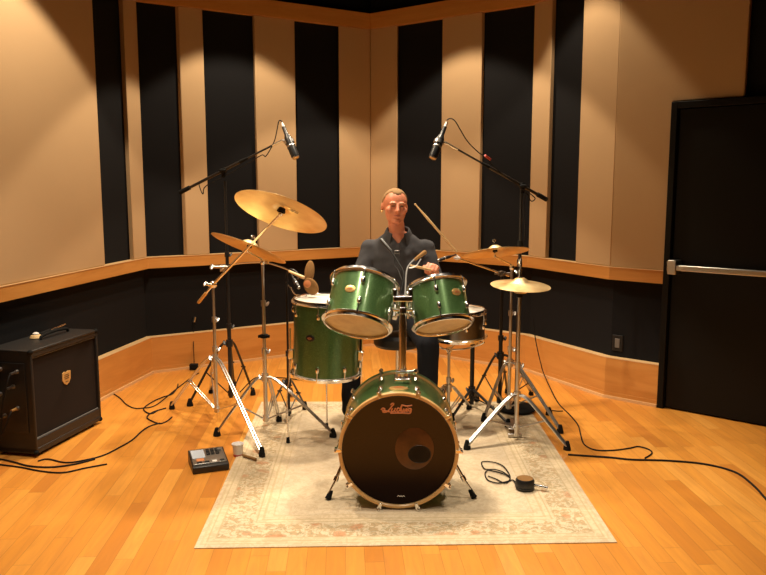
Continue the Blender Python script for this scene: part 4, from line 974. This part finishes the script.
cable('black cable curling from the baseboard in front of the left wall', [(103, 390), (112, 393), (120, 398), (126, 404), (134, 408), (143, 408), (156, 405), (175, 390), (192, 377), (199, 373)], .004)
cable('long black cable lying from the left tripod foot to below the amplifier', [(172, 417), (167, 421), (160, 423.5), (152, 421), (147, 417), (153, 412), (166, 408)], .0045)
cable('black cable sweeping across the open floor in front of the amplifier corner', [(160, 423), (150, 426), (142, 431), (132, 440), (120, 447), (104, 455), (85, 460), (66, 462.5), (48, 459), (38, 461)], .0045)
cable('lowest black cable along the floor under the amplifier front', [(-20, 462), (0, 464.5), (20, 467), (41, 471), (63, 472.5), (85, 468), (107, 464)], .0045)
cable('second black cable along the floor left of the lowest one', [(-20, 457), (0, 459), (14, 462), (30, 466), (52, 467), (75, 464), (95, 459)], .005)
cable('black cable running along the base of the back left wall', [(240, 392), (255, 378), (270, 377.5), (285, 378), (300, 380)], .004)
cv = thing('wall_cable', 'thin dark cable hanging on the back left wall below the brass counterweight', 'cable', at(194, 318, 6.2))
wq = lambda px, py, d: (lambda t_: (lambda q: at(px, py, q.y))(off(1, d).lerp(off(2, d), t_)))(wall_t(1, px, py, d))
mb = MB(); mb.path([wq(194, 322, .05), wq(193.5, 335, .03), wq(193.5, 345, -.01), wq(194, 360, -.02), wq(194, 366, -.03)], .0035, 8); obj('lead', mb, 'cable', cv)
obj('plug', MB().cyl(wq(195, 317, .05), wq(194, 322, .05), .010), 'chrome2', cv)
q = gp(194, 370); obj('socket_box', MB().box((q.x, q.y, .03), (.07, .05, .05)), 'rubber', cv, bevel=.005)

# ------------------------------------------------------------ lights
def spot(loc, target, power, size, blend=.35, col=(1, .72, .42), rad=.05):
    l = bpy.data.lights.new('spot_lamp', 'SPOT'); l.energy = power; l.color = col; l.spot_size = math.radians(size); l.spot_blend = blend; l.shadow_soft_size = rad
    o_ = bpy.data.objects.new('spot_lamp', l); C.objects.link(o_); o_.location = loc
    o_.rotation_euler = (V(target)-V(loc)).to_track_quat('-Z', 'Y').to_euler(); return o_
WC = (1, .80, .56)
def washer(i, px, dist, z, power, size, tgt_in=.25, blend=.12):
    t_ = wall_t(i, px, 150, .0); P, Q = off(i, 0), off(i+1, 0); q = P.lerp(Q, t_); u_ = (Q-P).normalized(); n_ = V((u_.y, -u_.x))
    a = q+n_*dist; b_ = q+n_*(dist+tgt_in); spot((a.x, a.y, z), (b_.x, b_.y, 0), power, size, blend, WC)
washer(1, 234, .75, 3.62, 165, 91)
washer(2, 470, .75, 3.62, 150, 91)
washer(0, 5, .75, 3.62, 205, 97)
spot((1.12, 5.72, 3.62), (.95, 5.4, 0), 90, 80, .12, WC)
# lamps over the kit
KC = (1, .84, .64)
spot((.15, 4.95, 3.65), (.05, 4.6, 0), 360, 76, .6, KC, .10)
spot((-1.25, 3.7, 3.65), (-1.1, 3.9, 0), 200, 76, .7, KC, .10)
spot((1.2, 3.6, 3.65), (1.0, 3.8, 0), 130, 76, .7, KC, .10)
spot((-.5, 2.3, 3.65), (-.4, 3.0, 0), 165, 76, .8, KC, .10)
spot((1.1, 1.9, 3.65), (.9, 2.7, 0), 90, 76, .8, KC)
w = bpy.data.worlds.new('World'); sc.world = w; w.use_nodes = True
w.node_tree.nodes['Background'].inputs[0].default_value = (.5, .32, .2, 1); w.node_tree.nodes['Background'].inputs[1].default_value = .02

cam = bpy.data.cameras.new('Camera'); co = bpy.data.objects.new('Camera', cam); C.objects.link(co)
co.location = (0, 0, H); co.rotation_euler = (PI/2-PITCH, 0, 0); cam.sensor_width = 36; cam.lens = 36*F/766; cam.clip_start = .05
sc.camera = co
sc.view_settings.view_transform = 'Standard'; sc.view_settings.look = 'None'; sc.view_settings.gamma = 1; sc.view_settings.exposure = 0.0
sc.view_settings.use_curve_mapping = False
